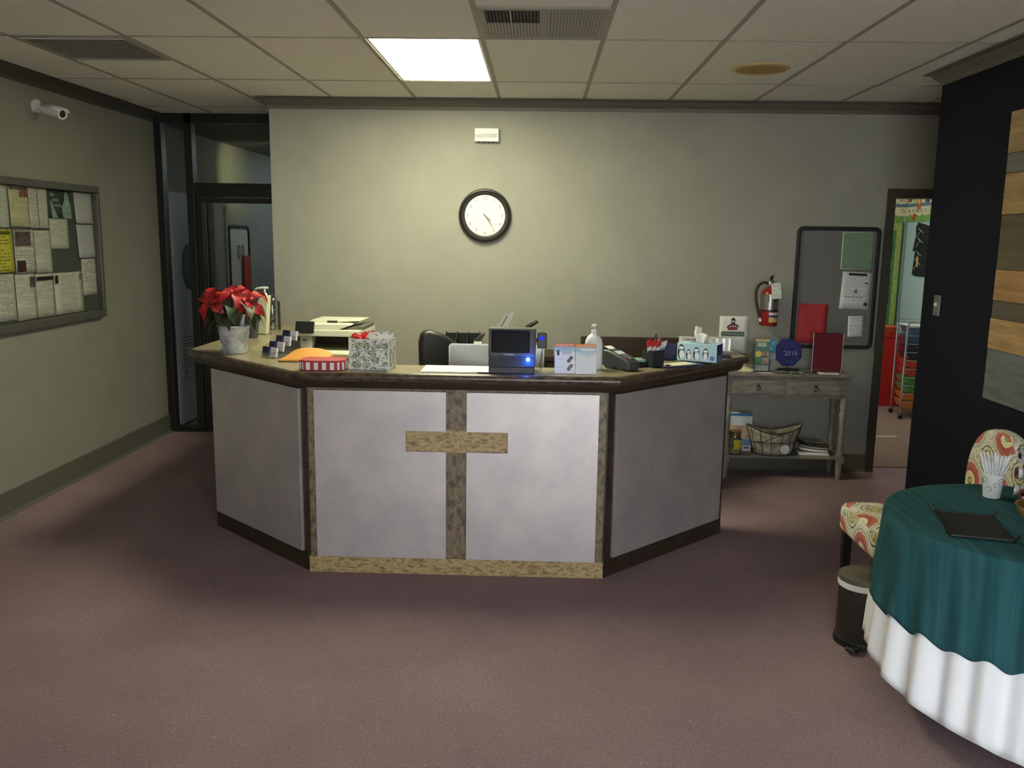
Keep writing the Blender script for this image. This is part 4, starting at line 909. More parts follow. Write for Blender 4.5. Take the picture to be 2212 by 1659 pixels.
# white wrapped carton, clipboard at the far end of the counter
t = thing('wrapped_carton', 'long white plastic wrapped pack behind the tissue box', 'pack', (1.00, 5.16, TZ), R(2))
gw = mat('glossy_wrap', (236, 236, 236), 0.12, coat=0.6)
def wrap(u, v):
    x = (u - 0.5) * 0.285; a_ = v * 2 * PI
    return (x, 0.05 * max(-1, min(1, 1.9 * math.cos(a_))) + 0.002 * math.sin(u * 46 + 3 * v), 0.057 + 0.038 * max(-1, min(1, 1.9 * math.sin(a_))) + 0.0008 * math.sin(u * 38))
build('wrapping', MB().grid(40, 20, wrap), gw, t, smooth=True)
for s in (-1, 1): build('end', MB().box(s * 0.1425 - 0.002, -0.05, 0.02, s * 0.1425 + 0.002, 0.05, 0.094), gw, t)
build('lower_sheet', MB().box(-0.13, -0.06, 0.0, 0.14, 0.06, 0.017), mat('lilac_grey', (150, 144, 156), 0.5), t)
t = thing('clipboard', 'clipboard with white sheet and dark clip at the counter end', 'clipboard', (1.065, 4.99, TZ), R(8))
build('board', MB().box(-0.06, -0.03, 0, 0.06, 0.05, 0.004), vbg, t, bevel=0.001); build('sheet', MB().box(-0.056, -0.01, 0.004, 0.05, 0.05, 0.006), paper, t); build('clip', MB().box(-0.045, -0.032, 0.004, 0.05, -0.012, 0.013), dgrey, t, bevel=0.003); build('clip_bar', MB().tube([(-0.03, -0.018, 0.015), (0.045, -0.018, 0.015)], 0.003), chrome, t)

# ------------------------------------------------------------------ back wall: clock, box, poster, extinguisher, pin board
WY = BY - 0.001
t = thing('wall_clock', 'round wall clock with black rim above the desk', 'clock', (-0.408, WY, 1.903))
rim = mat('clock_rim', (34, 31, 27), 0.35)
build('rim', MB().lathe([(0.150, -0.004), (0.196, -0.004), (0.197, -0.020), (0.190, -0.038), (0.180, -0.042), (0.170, -0.034), (0.164, -0.022), (0.160, -0.014), (0.150, -0.012)], 56, axis='y', cap=False), rim, t, smooth=True)
build('dial', MB().lathe([(0.001, -0.012), (0.162, -0.012)], 48, axis='y'), mat('dial_white', (236, 235, 228), 0.5), t)
numi = mat('numeral_grey', (120, 118, 112), 0.6)
for h in range(1, 13):
    a_ = R(90 - 30 * h); text('numeral', str(h), 0.036, numi, t, (0.128 * math.cos(a_), -0.0135, 0.128 * math.sin(a_)))
for k in range(60):
    a_ = R(6 * k); build('minute_mark', MB().cbox(0, 0, 0, 0.0014, 0.0006, 0.006 if k % 5 else 0.009), numi, t, loc=(0.151 * math.cos(a_), -0.0128, 0.151 * math.sin(a_)), rot=(0, -a_ + PI / 2, 0))
for nm, deg, ln, wd in (('hour_hand', 132, 0.075, 0.010), ('minute_hand', 145, 0.118, 0.008)):
    build(nm, MB().prism([(-wd / 4, -0.02), (wd / 4, -0.02), (wd / 2, ln * 0.55), (0, ln), (-wd / 2, ln * 0.55)], -0.0012, 0.0), numi, t, loc=(0, -0.0150 if nm[0] == 'h' else -0.0170, 0), rot=(0, R(deg), 0))
build('hub', MB().cyl((0, -0.020, 0), 0.006, 0.008, 'y'), numi, t, smooth=True)
build('cover_glass', MB().lathe([(0.001, -0.026), (0.08, -0.0255), (0.166, -0.0235)], 48, axis='y', cap=False), glass_mat('clock_glass', (0.99, 0.99, 0.99), 0.0, fres=0.25), t, smooth=True)
t = thing('door_chime', 'small white plastic chime box high above the clock', 'chime box', (-0.399, WY, 2.480))
build('cover', MB().box(-0.088, -0.045, -0.046, 0.088, 0, 0.048), white, t, bevel=0.004)
build('wave_band', MB().prism([(-0.086, -0.022), (-0.030, -0.024), (-0.015, -0.018), (0.078, -0.018), (0.078, 0.010), (-0.028, 0.010), (-0.04, 0.004), (-0.086, 0.004)], -0.0465, -0.045), mat('chime_grey', (190, 190, 186), 0.5), t)
for k in range(4): build('slot', MB().box(-0.065 + k * 0.035, -0.04, -0.0475, -0.045 + k * 0.035, -0.006, -0.045), vbg, t)

def sheet(nm, lab, cat, x0, x1, z0, z1, m_, y=WY - 0.0015, curl=0.004, ry=0.0, grp=None):
    w_, h_ = x1 - x0, z1 - z0
    f = lambda u, v: ((u - 0.5) * w_, -curl * math.sin(u * PI) * (1 - v) - 0.0004, (v - 0.5) * h_)
    o = build(nm, MB().grid(6, 6, f), m_, solid=0.0005, smooth=True, loc=((x0 + x1) / 2, y, (z0 + z1) / 2), rot=(0, ry, 0))
    return tag(o, lab, cat, grp)
o = sheet('school_poster', 'white poster with red schoolhouse logo taped to the wall', 'poster', 1.372, 1.588, 0.905, 1.184, paper, curl=0.002)
navyi = mat('logo_navy', (44, 40, 62), 0.7); redi = mat('logo_red', (134, 58, 68), 0.7); bandg = mat('logo_band', (88, 96, 92), 0.7)
ox, oz = 1.480, 1.0445
def logo(poly, m_, d=0.004, nm='logo_piece'): return build(nm, MB().prism([(x - ox, z - oz) for x, z in poly], -d, -d + 0.0008), m_, o)
logo([(1.437, 1.078), (1.505, 1.078), (1.512, 1.112), (1.500, 1.122), (1.440, 1.116), (1.432, 1.100)], redi)
logo([(1.424, 1.102), (1.470, 1.135), (1.520, 1.110), (1.516, 1.104), (1.470, 1.122), (1.428, 1.096)], navyi, 0.005)
logo([(1.460, 1.130), (1.484, 1.130), (1.484, 1.156), (1.460, 1.156)], navyi, 0.005); logo([(1.452, 1.154), (1.474, 1.176), (1.492, 1.154)], navyi, 0.0055)
logo([(1.466, 1.136), (1.478, 1.136), (1.478, 1.150), (1.466, 1.150)], paper, 0.006); logo([(1.444, 1.098), (1.464, 1.106), (1.464, 1.112), (1.444, 1.104)], paper, 0.005); logo([(1.470, 1.106), (1.500, 1.104), (1.500, 1.110), (1.470, 1.112)], paper, 0.005)
logo([(1.387, 1.033), (1.561, 1.033), (1.561, 1.067), (1.387, 1.067)], bandg)
text('lettering', 'I can Call for the School!', 0.0155, mat('band_letters', (190, 196, 190), 0.7), o, (1.474 - ox, -0.0048, 1.050 - oz))
t = thing('clear_file_pocket', 'clear plastic wall pocket over the school poster', 'file pocket', (1.50, WY - 0.006, 0.90))
build('front', MB().prism([(-0.12, 0.0), (0.13, 0.0), (0.145, 0.10), (0.11, 0.125), (0.04, 0.143), (-0.06, 0.143), (-0.12, 0.12)], -0.034, -0.032), clear, t)
build('bottom', MB().box(-0.12, -0.034, -0.002, 0.13, 0.0, 0.0), clear, t)

t = thing('fire_extinguisher', 'red fire extinguisher with steel band hung on the wall', 'fire extinguisher', (1.715, 6.455, 1.125), R(-4))
exr = mat('extinguisher_red', (142, 32, 26), 0.35); stl = mat('band_steel', (150, 148, 142), 0.35, 0.8); hosem = mat('hose_black', (30, 30, 28), 0.5)
build('tank', MB().lathe([(0.0, 0), (0.060, 0), (0.063, 0.006), (0.063, 0.225), (0.058, 0.250), (0.042, 0.270), (0.020, 0.280), (0.018, 0.295)], 36), exr, t, smooth=True)
build('steel_band', MB().lathe([(0.0632, 0.120), (0.0642, 0.120), (0.0642, 0.232), (0.0632, 0.232)], 36), stl, t, smooth=True)
build('strap', MB().lathe([(0.0645, 0.108), (0.066, 0.108), (0.066, 0.118), (0.0645, 0.118)], 36), black, t, smooth=True)
for a_, z_, h_, w2_ in ((-110, 0.180, 0.045, 5), (-62, 0.175, 0.05, 7)): build('band_marking', MB().grid(2, 1, lambda u, v: (0.0648 * math.cos(R(a_ + u * w2_)), 0.0648 * math.sin(R(a_ + u * w2_)), z_ + v * h_)), inkm, t)
for nm, z0_, z1_, m_ in (('label_white', 0.082, 0.100, paper), ('label_blue', 0.066, 0.082, mat('label_blue', (60, 58, 120), 0.6)), ('label_yellow', 0.028, 0.066, mat('label_yellow', (206, 176, 110), 0.6))):
    build(nm, MB().grid(8, 1, lambda u, v: (0.0640 * math.cos(R(-100 + 68 * u)), 0.0640 * math.sin(R(-100 + 68 * u)), z0_ + v * (z1_ - z0_))), m_, t, smooth=True)
build('valve', MB().lathe([(0.016, 0.290), (0.020, 0.292), (0.020, 0.325), (0.012, 0.335), (0.0, 0.336)], 18), stl, t, smooth=True)
build('carry_handle', MB().prism([(0.0, 0.322), (-0.03, 0.330), (-0.06, 0.318), (-0.062, 0.326), (-0.03, 0.342), (0.0, 0.338)], -0.01, 0.01, 'yz'), stl, t)
build('squeeze_lever', MB().prism([(0.004, 0.345), (-0.05, 0.372), (-0.052, 0.366), (0.0, 0.336)], -0.009, 0.009, 'yz'), mat('lever_black', (24, 24, 24), 0.5), t)
build('pull_pin', MB().tube([(-0.012, -0.01, 0.345), (0.006, -0.012, 0.372), (0.026, -0.014, 0.385), (0.034, -0.014, 0.372), (0.016, -0.012, 0.352)], 0.0022, 6), mat('pin_orange', (170, 96, 80), 0.5), t, smooth=True)
build('hose', MB().tube([(-0.018, 0, 0.312), (-0.055, -0.004, 0.318), (-0.088, -0.008, 0.296), (-0.104, -0.01, 0.250), (-0.100, -0.012, 0.18), (-0.082, -0.016, 0.11), (-0.068, -0.020, 0.055)], 0.0095, 10), hosem, t, smooth=True)
build('hose_end', MB().tube([(-0.068, -0.020, 0.058), (-0.062, -0.022, 0.030)], 0.010, 10), white, t, smooth=True); build('hose_tip', MB().tube([(-0.062, -0.022, 0.030), (-0.058, -0.023, 0.012)], 0.011, 10), black, t, smooth=True)
build('inspection_tag', MB().box(-0.034, -0.0008, -0.115, 0.034, 0.0008, 0.0), print_mat('tag_print', (218, 218, 210), (170, 170, 166), 0.010, 0.4, words=120), t, loc=(0.022, -0.068, 0.318), rot=(R(-3), R(-8), 0))
build('tag_tie', MB().tube([(0.01, -0.01, 0.33), (0.02, -0.066, 0.312)], 0.001, 5), white, t)
build('wall_bracket', MB().box(-0.02, 0.06, 0.05, 0.02, 0.088, 0.24), black, t)

t = thing('pin_board', 'grey pin board with rounded black frame above console table', 'pin board', (2.21, WY, 1.4035))
build('board_surface', MB().prism(rrect(0.575, 0.868, 0.03), -0.010, 0), mat('board_grey', (112, 110, 106), 0.9, var=(120, 0.05), bump=(220, 0.2)), t)
build('frame', ring(rrect(0.612, 0.905, 0.045, 8), rrect(0.556, 0.849, 0.022, 8), 0.0, -0.026), mat('frame_black', (26, 25, 23), 0.45), t, bevel=0.006, smooth=True)
PB = WY - 0.0115
gb = mat('green_sheet', (104, 140, 108), 0.7, var=(60, 0.12))
o = sheet('green_bordered_notice', 'green notice with pale border at top of pin board', 'notice', 2.239, 2.465, 1.547, 1.820, mat('mint_border', (180, 206, 170), 0.7), PB)
build('green_field', MB().box(-0.107, -0.006, -0.130, 0.107, -0.0052, 0.130), print_mat('green_field', (116, 140, 118), (106, 130, 110), 0.014, 0.5), o)
o = sheet('newsletter_sheet', 'white newsletter sheet with dark title on pin board', 'notice', 2.255, 2.472, 1.250, 1.526, print_mat('newsletter', (214, 214, 216), (184, 184, 188), 0.0125, 0.5, words=110, margin=0.088), PB, ry=R(2))
build('title_bar', MB().box(-0.065, -0.006, 0.112, 0.070, -0.005, 0.130), inkm, o); build('boat_drawing', MB().prism([(-0.015, -0.006), (0.016, -0.006), (0.012, -0.014), (-0.012, -0.014)], -0.007, -0.006), inkm, o); build('sail_drawing', MB().prism([(-0.009, -0.004), (0.009, -0.004), (0.001, 0.020)], -0.007, -0.006), greyink, o)
for k in range(7): build('letter_spot', MB().prism([(-0.07 + 0.02 * k + 0.006 * math.cos(R(a_)), -0.046 + 0.006 * math.sin(R(a_))) for a_ in range(0, 360, 45)], -0.007, -0.006), greyink, o)
build('bird_drawing', MB().prism([(0.068, -0.108), (0.092, -0.108), (0.094, -0.092), (0.080, -0.080), (0.066, -0.092)], -0.007, -0.006), inkm, o); build('squiggle', MB().prism([(0.05, 0.060), (0.076, 0.066), (0.088, 0.054), (0.070, 0.056)], -0.007, -0.006), inkm, o)
o = sheet('handwritten_note', 'small handwritten white note on pin board', 'note', 2.327, 2.440, 1.044, 1.201, print_mat('handwriting', (212, 212, 214), (168, 168, 176), 0.019, 0.34, words=70, margin=0.046), PB, ry=R(-2))
sheet('red_notice', 'plain red sheet pinned low on the grey pin board', 'notice', 1.951, 2.168, 0.990, 1.285, mat('red_sheet', (184, 52, 56), 0.7, var=(40, 0.05)), PB, ry=R(1.5))

# ------------------------------------------------------------------ console table and its things
t = thing('console_table', 'weathered grey console table with two drawers and turned legs', 'table', (1.832, 6.385, 0))
wg = mat('weathered_grey', (128, 120, 110), 0.7, var=(24, 0.14), stretch=(0.4, 1, 2.0))
wv_ = mat('weathered_grey_legs', (138, 132, 124), 0.7, var=(30, 0.12), stretch=(1, 1, 0.3))
build('top', MB().box(-0.465, -0.145, 0.772, 0.465, 0.135, 0.795), wg, t, bevel=0.005)
build('cornice', MB().box(-0.452, -0.132, 0.755, 0.452, 0.13, 0.772), wg, t, bevel=0.004)
build('apron', MB().box(-0.442, -0.115, 0.615, 0.442, 0.125, 0.755), wg, t)
for s in (-1, 1):
    d_ = build('drawer', MB().box(-0.183, -0.010, -0.054, 0.183, 0.0, 0.054), wg, t, bevel=0.002, loc=(s * 0.207 - 0.004, -0.117, 0.690))
    build('raised_frame', ring(rrect(0.330, 0.084, 0.002, 1), rrect(0.300, 0.058, 0.002, 1), -0.014, -0.010), wg, d_)
    build('backplate', MB().cyl((0, -0.016, 0.012), 0.010, 0.006, 'y', 14), black, d_, smooth=True)
    build('ring_pull', MB().tube([(0.014 * math.cos(R(a_)), -0.018, -0.004 + 0.016 * math.sin(R(a_))) for a_ in range(0, 360, 30)], 0.0028, 6, True), black, d_, smooth=True)
for s in (-1, 1):
    for k in range(4): build('fluting', MB().box(s * 0.425 - 0.018 + k * 0.010, -0.120, 0.63, s * 0.425 - 0.013 + k * 0.010, -0.115, 0.745), wg, t)
legp = [(0.017, 0.0), (0.019, 0.01), (0.024, 0.10), (0.026, 0.115), (0.022, 0.122), (0.022, 0.13)]
legq = [(0.022, 0.18), (0.027, 0.20), (0.022, 0.215), (0.019, 0.23), (0.021, 0.46), (0.026, 0.475), (0.024, 0.49), (0.027, 0.497), (0.019, 0.515), (0.020, 0.53), (0.027, 0.56), (0.022, 0.60), (0.026, 0.612), (0.026, 0.62)]
for sx in (-1, 1):
    for sy in (-0.105, 0.108):
        lg = MB().lathe(legp, 18, (sx * 0.420, sy, 0)).lathe(legq, 18, (sx * 0.420, sy, 0)).box(sx * 0.420 - 0.027, sy - 0.027, 0.13, sx * 0.420 + 0.027, sy + 0.027, 0.18)
        build('leg', lg, wv_, t, smooth=True)
build('shelf', MB().box(-0.425, -0.118, 0.155, 0.425, 0.118, 0.175), wg, t, bevel=0.003)
SZ = 0.1757; CZ = 0.7957
t = thing('cherub_figurine', 'small brown haired cherub ornament on cream base', 'figurine', (1.540, 6.33, CZ))
flesh = mat('cherub_tan', (150, 122, 102), 0.6); ivory = mat('ivory_glaze', (206, 198, 158), 0.5, var=(20, 0.15))
build('base', MB().lathe([(0.0, 0), (0.058, 0), (0.060, 0.010), (0.045, 0.022), (0.0, 0.026)], 20, sy=0.6), ivory, t, smooth=True)
build('body', MB().lathe([(0.040, 0.015), (0.042, 0.03), (0.030, 0.050), (0.012, 0.062), (0.0, 0.064)], 18, sy=0.7), ivory, t, smooth=True)
build('head', MB().ball((0.012, -0.008, 0.078), 0.028, 16, 1.05), flesh, t, smooth=True)
build('hair', MB().ball((0.016, 0.004, 0.088), 0.030, 16, 0.9), mat('cherub_hair', (92, 70, 54), 0.7, bump=(60, 0.6)), t, smooth=True)
for s in (-1, 1): build('wing', MB().ball((s * 0.040 - 0.01, 0.022, 0.045), 0.020, 12, 1.3), ivory, t, smooth=True)
build('arm', MB().tube([(-0.018, -0.01, 0.045), (-0.010, -0.030, 0.050), (0.004, -0.030, 0.062)], 0.008, 8), flesh, t, smooth=True)
t = thing('brochure_holder', 'clear brochure holder with teal leaflets on console table', 'brochure holder', (1.652, 6.345, CZ))
build('base', MB().box(-0.056, -0.04, 0, 0.056, 0.05, 0.004), clear, t); build('back', MB().box(-0.056, 0.03, 0.004, 0.056, 0.033, 0.20), clear, t); build('front_lip', MB().box(-0.056, -0.04, 0.004, 0.056, -0.037, 0.075), clear, t)
for s in (-1, 1): build('side', MB().box(s * 0.056 - 0.001, -0.04, 0.004, s * 0.056 + 0.001, 0.03, 0.10), clear, t)
teal = mat('teal_print', (84, 122, 112), 0.6)
t = thing('teal_leaflet', 'teal leaflet with yellow circle in the brochure holder', 'leaflet', (1.652, 6.33, CZ + 0.006))
build('sheet', MB().box(-0.052, -0.002, 0, 0.052, 0.002, 0.235), teal, t, rot=(R(-4), 0, 0))
def lp(x0, x1, z0, z1, m_, nm): return build(nm, MB().box(x0, -0.004, z0, x1, -0.0022, z1), m_, t, rot=(R(-4), 0, 0))
lp(-0.034, 0.030, 0.178, 0.208, mat('pale_teal', (170, 186, 178), 0.6), 'title_box'); lp(-0.002, 0.052, 0.106, 0.142, mat('photo_a', (128, 110, 96), 0.6, var=(70, 0.5)), 'photo'); lp(-0.002, 0.052, 0.048, 0.098, mat('photo_b', (140, 126, 116), 0.6, var=(60, 0.5)), 'photo'); lp(-0.050, -0.006, 0.045, 0.096, mat('green_print', (70, 128, 92), 0.6), 'green_block')
lp(-0.052, 0.050, 0.0, 0.043, print_mat('leaf_text', (196, 196, 196), (130, 130, 132), 0.010, 0.35, words=150), 'text_block'); lp(-0.050, 0.052, 0.215, 0.233, mat('tan_print', (204, 180, 128), 0.6), 'tan_band')
build('yellow_circle', MB().prism([(-0.030 + 0.023 * math.cos(R(a_)), 0.126 + 0.023 * math.sin(R(a_))) for a_ in range(0, 360, 18)], -0.0125, -0.0115), mat('yellow_spot', (206, 200, 80), 0.6), t)
t = thing('blue_leaflet', 'blue leaflet standing beside the brochure holder', 'leaflet', (1.733, 6.39, CZ + 0.001))
build('sheet', MB().box(-0.036, -0.002, 0, 0.036, 0.002, 0.232), mat('photo_c', (150, 152, 152), 0.6, var=(24, 0.25)), t, rot=(R(-6), 0, 0)); build('blue_top', MB().box(-0.036, -0.0032, 0.13, 0.036, -0.002, 0.232), mat('leaflet_blue', (64, 136, 170), 0.6), t, rot=(R(-6), 0, 0))
for x, z in ((0.005, 0.205), (-0.008, 0.165)): build('letter_mark', ring(rrect(0.024, 0.020, 0.008), rrect(0.014, 0.010, 0.004), -0.005, -0.0035), mat('pale_blue', (170, 200, 216), 0.6), t, loc=(x, -0.016, z), rot=(R(-6), 0, 0))
t = thing('award_plaque', 'dark blue octagonal plaque reading 2016 on small easel', 'plaque', (1.878, 6.43, CZ))
pb_ = mat('plaque_blue', (26, 30, 104), 0.4, var=(200, 0.12))
build('octagon', MB().prism([(0.108 * math.cos(R(22.5 + 45 * k)), 0.132 + 0.108 * math.sin(R(22.5 + 45 * k))) for k in range(8)], -0.008, 0.0), pb_, t, bevel=0.003, rot=(R(-6), R(-3), 0))
plt = mat('plaque_silver', (150, 152, 196), 0.5)
text('lettering', '2016', 0.052, plt, t, (0.002, -0.026, 0.130), (R(84), R(-3), 0), ext=0.0008, sx=0.95)
build('wreath', ring([(0.062 * math.cos(R(a_)), 0.062 * math.sin(R(a_))) for a_ in range(0, 360, 15)], [(0.056 * math.cos(R(a_)), 0.056 * math.sin(R(a_))) for a_ in range(0, 360, 15)], -0.0012, 0), mat('plaque_mid', (60, 64, 130), 0.5), t, loc=(0.002, -0.0235, 0.125), rot=(R(-6), 0, 0))
for z, w_ in ((0.205, 0.10), (0.180, 0.03), (0.068, 0.03), (0.050, 0.05)): build('script_line', MB().box(-w_ / 2, -0.0012, -0.002, w_ / 2, 0, 0.002), MATS['plaque_mid'], t, loc=(0, -0.0085 - (0.0 if z < 0.1 else -0.0) - 0.105 * (0.235 - z) * 0.0 - 0.0, z), rot=(R(-6), 0, 0))
build('easel_foot', MB().box(-0.07, -0.04, 0.0, 0.07, 0.03, 0.012), black, t, bevel=0.003); build('easel_back', MB().tube([(0, 0.03, 0.006), (0, 0.012, 0.14)], 0.004), black, t)
t = thing('red_sign_holder', 'dark red card in clear upright sign holder', 'sign holder', (2.137, 6.365, CZ), R(2))
build('card', MB().box(-0.106, -0.0008, 0.006, 0.106, 0.0008, 0.284), mat('crimson_card', (136, 36, 48), 0.6, var=(40, 0.06)), t)
for y in (-0.004, 0.003): build('acrylic_sheet', MB().box(-0.110, y - 0.001, 0.0, 0.110, y + 0.001, 0.290), clear, t)
build('acrylic_foot', MB().box(-0.110, -0.045, 0.0, 0.110, 0.045, 0.003), clear, t)
for s in (-1, 1): build('bright_edge', MB().box(s * 0.110 - 0.0015, -0.005, 0.0, s * 0.110 + 0.0015, 0.004, 0.290), mat('acrylic_edge', (206, 206, 210), 0.2), t)
t = thing('open_magazine', 'open grey magazine lying on the console table', 'magazine', (1.845, 6.290, CZ), R(-14))
pgm = print_mat('magazine_page', (176, 176, 176), (110, 112, 112), 0.05, 0.4, words=30)
for s in (-1, 1): build('page', MB().grid(6, 2, lambda u, v: (s * (0.001 + u * 0.10), (v - 0.5) * 0.09, 0.003 + 0.008 * math.sin(u * PI) * (1 - 0.4 * u))), pgm, t, smooth=True, solid=0.002)
tag(build('dark_folder', MB().box(-0.04, -0.03, 0, 0.04, 0.03, 0.006), dgrey, loc=(2.00, 6.285, CZ), rot=(0, 0, R(-25))), 'small dark folder between magazine and red sign', 'folder')
tag(build('white_leaflet_stack', MB().box(-0.07, -0.03, 0, 0.07, 0.03, 0.008), paper, loc=(2.125, 6.285, CZ), rot=(0, 0, R(-4))), 'white leaflets in front of the red sign', 'leaflets')
tag(build('tan_card', MB().box(-0.05, -0.025, 0, 0.05, 0.025, 0.003), mat('card_tan', (150, 116, 98), 0.6), loc=(2.135, 6.288, CZ + 0.0085), rot=(0, 0, R(6))), 'tan printed card on top of the white leaflets', 'card')
tag(build('white_card_strip', MB().box(-0.05, -0.012, 0, 0.05, 0.012, 0.002), paper, loc=(1.665, 6.268, CZ)), 'white card strip in front of the brochure holder', 'card')
# lower shelf
t = thing('baby_box', 'white and blue carton standing behind the jar on lower shelf', 'carton', (1.540, 6.425, SZ))
build('carton', MB().box(-0.075, -0.035, 0, 0.085, 0.035, 0.29), mat('carton_white', (206, 210, 208), 0.6), t, bevel=0.002)
build('blue_band', MB().box(-0.085, -0.0365, 0.272, 0.085, -0.035, 0.29), mat('carton_blue', (50, 110, 172), 0.6), t); build('picture', MB().box(-0.083, -0.0362, 0.10, 0.083, -0.035, 0.20), mat('carton_photo', (196, 160, 130), 0.6, var=(16, 0.25)), t); build('blue_panel', MB().box(0.015, -0.0364, 0.045, 0.083, -0.035, 0.095), mat('carton_panel', (110, 150, 190), 0.6), t); build('red_mark', MB().box(0.03, -0.0366, 0.022, 0.07, -0.035, 0.034), redi, t)
t = thing('donation_jar', 'glass jar with yellow note on the lower console shelf', 'jar', (1.490, 6.335, SZ))
build('glass', MB().lathe([(0.052, 0.0), (0.054, 0.008), (0.054, 0.105), (0.042, 0.125), (0.042, 0.14)], 28), glass_mat('jar_green', (0.82, 0.86, 0.78), 0.08), t, smooth=True)
build('coins', MB().lathe([(0.0, 0.004), (0.048, 0.004), (0.048, 0.045), (0.0, 0.052)], 20), mat('jar_fill', (150, 148, 112), 0.6, var=(90, 0.4)), t, smooth=True)
build('lid', MB().lathe([(0.044, 0.138), (0.045, 0.138), (0.045, 0.165), (0.040, 0.17), (0.0, 0.17)], 24), mat('brass_lid', (150, 120, 70), 0.3, 0.8), t, smooth=True)
build('yellow_note', MB().grid(8, 1, lambda u, v: (0.0555 * math.cos(R(-110 + 85 * u)), 0.0555 * math.sin(R(-110 + 85 * u)), 0.040 + v * 0.070)), print_mat('yellow_note', (206, 190, 58), (150, 134, 40), 0.012, 0.4, words=120), t, smooth=True)
t = thing('wire_basket', 'oval wire basket lined with cream printed cloth', 'basket', (1.772, 6.325, SZ))
def bsk(a_, z): k = 0.135 + 0.055 * z / 0.19; return (k * 1.0 * math.cos(a_), 0.072 * (1 + 0.2 * z / 0.19) * math.sin(a_))
def top(a_): return 0.165 + 0.055 * math.cos(a_) ** 2
wire = mat('wire_iron', (42, 38, 34), 0.5, 0.5)
linm = mat('basket_liner', (172, 164, 142), 0.85, var=(30, 0.2, (120, 112, 96)))
build('liner', MB().grid(40, 6, lambda u, v: (*bsk(u * 2 * PI, v * top(u * 2 * PI)), 0.004 + v * top(u * 2 * PI))), linm, t, smooth=True, solid=0.003)
build('liner_bottom', MB().lathe([(0.0, 0.004), (0.133, 0.004)], 30, sy=0.53), linm, t)
A_ = [2 * PI * k / 40 for k in range(40)]
build('rim_wire', MB().tube([(bsk(q, top(q))[0] * 1.02, bsk(q, top(q))[1] * 1.04, top(q) + 0.005) for q in A_], 0.0034, 6, True), wire, t, smooth=True)
build('hoop_wire', MB().tube([(bsk(q, 0.10)[0] * 1.035, bsk(q, 0.10)[1] * 1.06, 0.10) for q in A_], 0.0022, 6, True), wire, t, smooth=True)
build('hoop_wire', MB().tube([(bsk(q, 0)[0] * 1.03, bsk(q, 0)[1] * 1.05, 0.004) for q in A_], 0.0032, 6, True), wire, t, smooth=True)
for k in range(14):
    q = 2 * PI * k / 14; build('rib_wire', MB().tube([(bsk(q, z)[0] * 1.035, bsk(q, z)[1] * 1.06, z + 0.004) for z in (0, top(q) * 0.5, top(q))], 0.0022, 6), wire, t, smooth=True)
build('handle', MB().tube([(-0.165, -0.085, 0.11), (-0.10, -0.096, 0.112), (-0.03, -0.102, 0.14), (0.03, -0.103, 0.168)], 0.0026, 6), wire, t, smooth=True)
build('round_label', MB().cyl((0.062, -0.0935, 0.058), 0.034, 0.0015, 'y', 26), print_mat('round_label', (214, 214, 220), (140, 140, 156), 0.016, 0.35, words=120), t)
for k, (x, y) in enumerate(((-0.095, 0.0), (0.0, 0.0), (0.09, 0.0))):
    tag(build('wrapped_packet', MB().grid(6, 5, lambda u, v, k=k: ((u - 0.5) * 0.07, (v - 0.5) * 0.05, 0.012 * math.sin(5 * u + k) * math.cos(4 * v))), mat('foil_grey', (140, 144, 146), 0.2, 0.6), solid=0.012, smooth=True, loc=(1.772 + x, 6.325 + y, SZ + 0.150), rot=(0.3 * (k % 2), 0.25, k)), 'shiny grey packet %s the wire basket' % ('nearest the jar in', 'in the middle of', 'nearest the magazines in')[k], 'packet', 'packets in the wire basket')
for k, (m_, a_, w_, z) in enumerate(((paper, -4, 0.22, 0.0), (paper, -7, 0.20, 0.022), (mat('mag_grey', (150, 150, 148), 0.5), -9, 0.20, 0.040), (mat('mag_dark', (70, 68, 66), 0.4, var=(30, 0.3)), 6, 0.19, 0.056), (mat('mag_brown', (112, 96, 84), 0.4, var=(20, 0.3)), 14, 0.18, 0.070))):
    bent = 0.0 if k == 0 else 0.028
    f = lambda u, v, b=bent, w=w_, k=k: ((u - 0.5) * w, (v - 0.5) * 0.15, b * (1 - u) ** 2 * (0.5 + 0.5 * k / 4))
    lab = ('white envelope pile at the bottom of the shelf papers', 'white sheets lying over the envelope pile', 'light grey magazine in the curling pile', 'dark magazine near the top of the curling pile', 'brown magazine on top of the curling pile')[k]
    tag(build(('envelope_pile', 'loose_papers', 'magazine', 'magazine', 'magazine')[k], MB().grid(8, 3, f), m_, solid=(0.018 if k == 0 else 0.010), smooth=True, loc=(2.075 + 0.004 * k - (0.02 if k == 4 else 0), 6.36 + 0.01 * k, SZ + 0.010 + z), rot=(0, 0, R(a_))), lab, 'papers' if k < 2 else 'magazine')

# ------------------------------------------------------------------ notice board, camera and papers on the side wall
t = thing('notice_board', 'enclosed notice board with grey metal frame on side wall', 'notice board', (WX + 0.001, 5.565, 1.595), R(90))
nbw, nbh = 1.50, 0.94; 
fm = mat('board_frame', (96, 95, 86), 0.45, 0.3)
build('backing', MB().box(-nbw / 2, -0.010, -nbh / 2, nbw / 2, 0.0, nbh / 2), mat('board_slate', (78, 80, 78), 0.9, bump=(200, 0.2)), t)
for x0, x1, z0_, z1_ in ((-nbw / 2, nbw / 2, nbh / 2 - 0.045, nbh / 2), (-nbw / 2, nbw / 2, -nbh / 2, -nbh / 2 + 0.055), (-nbw / 2, -nbw / 2 + 0.045, -nbh / 2 + 0.055, nbh / 2 - 0.045), (nbw / 2 - 0.035, nbw / 2, -nbh / 2 + 0.055, nbh / 2 - 0.045)):
    build('frame_rail', MB().box(x0, -0.055, z0_, x1, 0.0, z1_), fm, t, bevel=0.006)
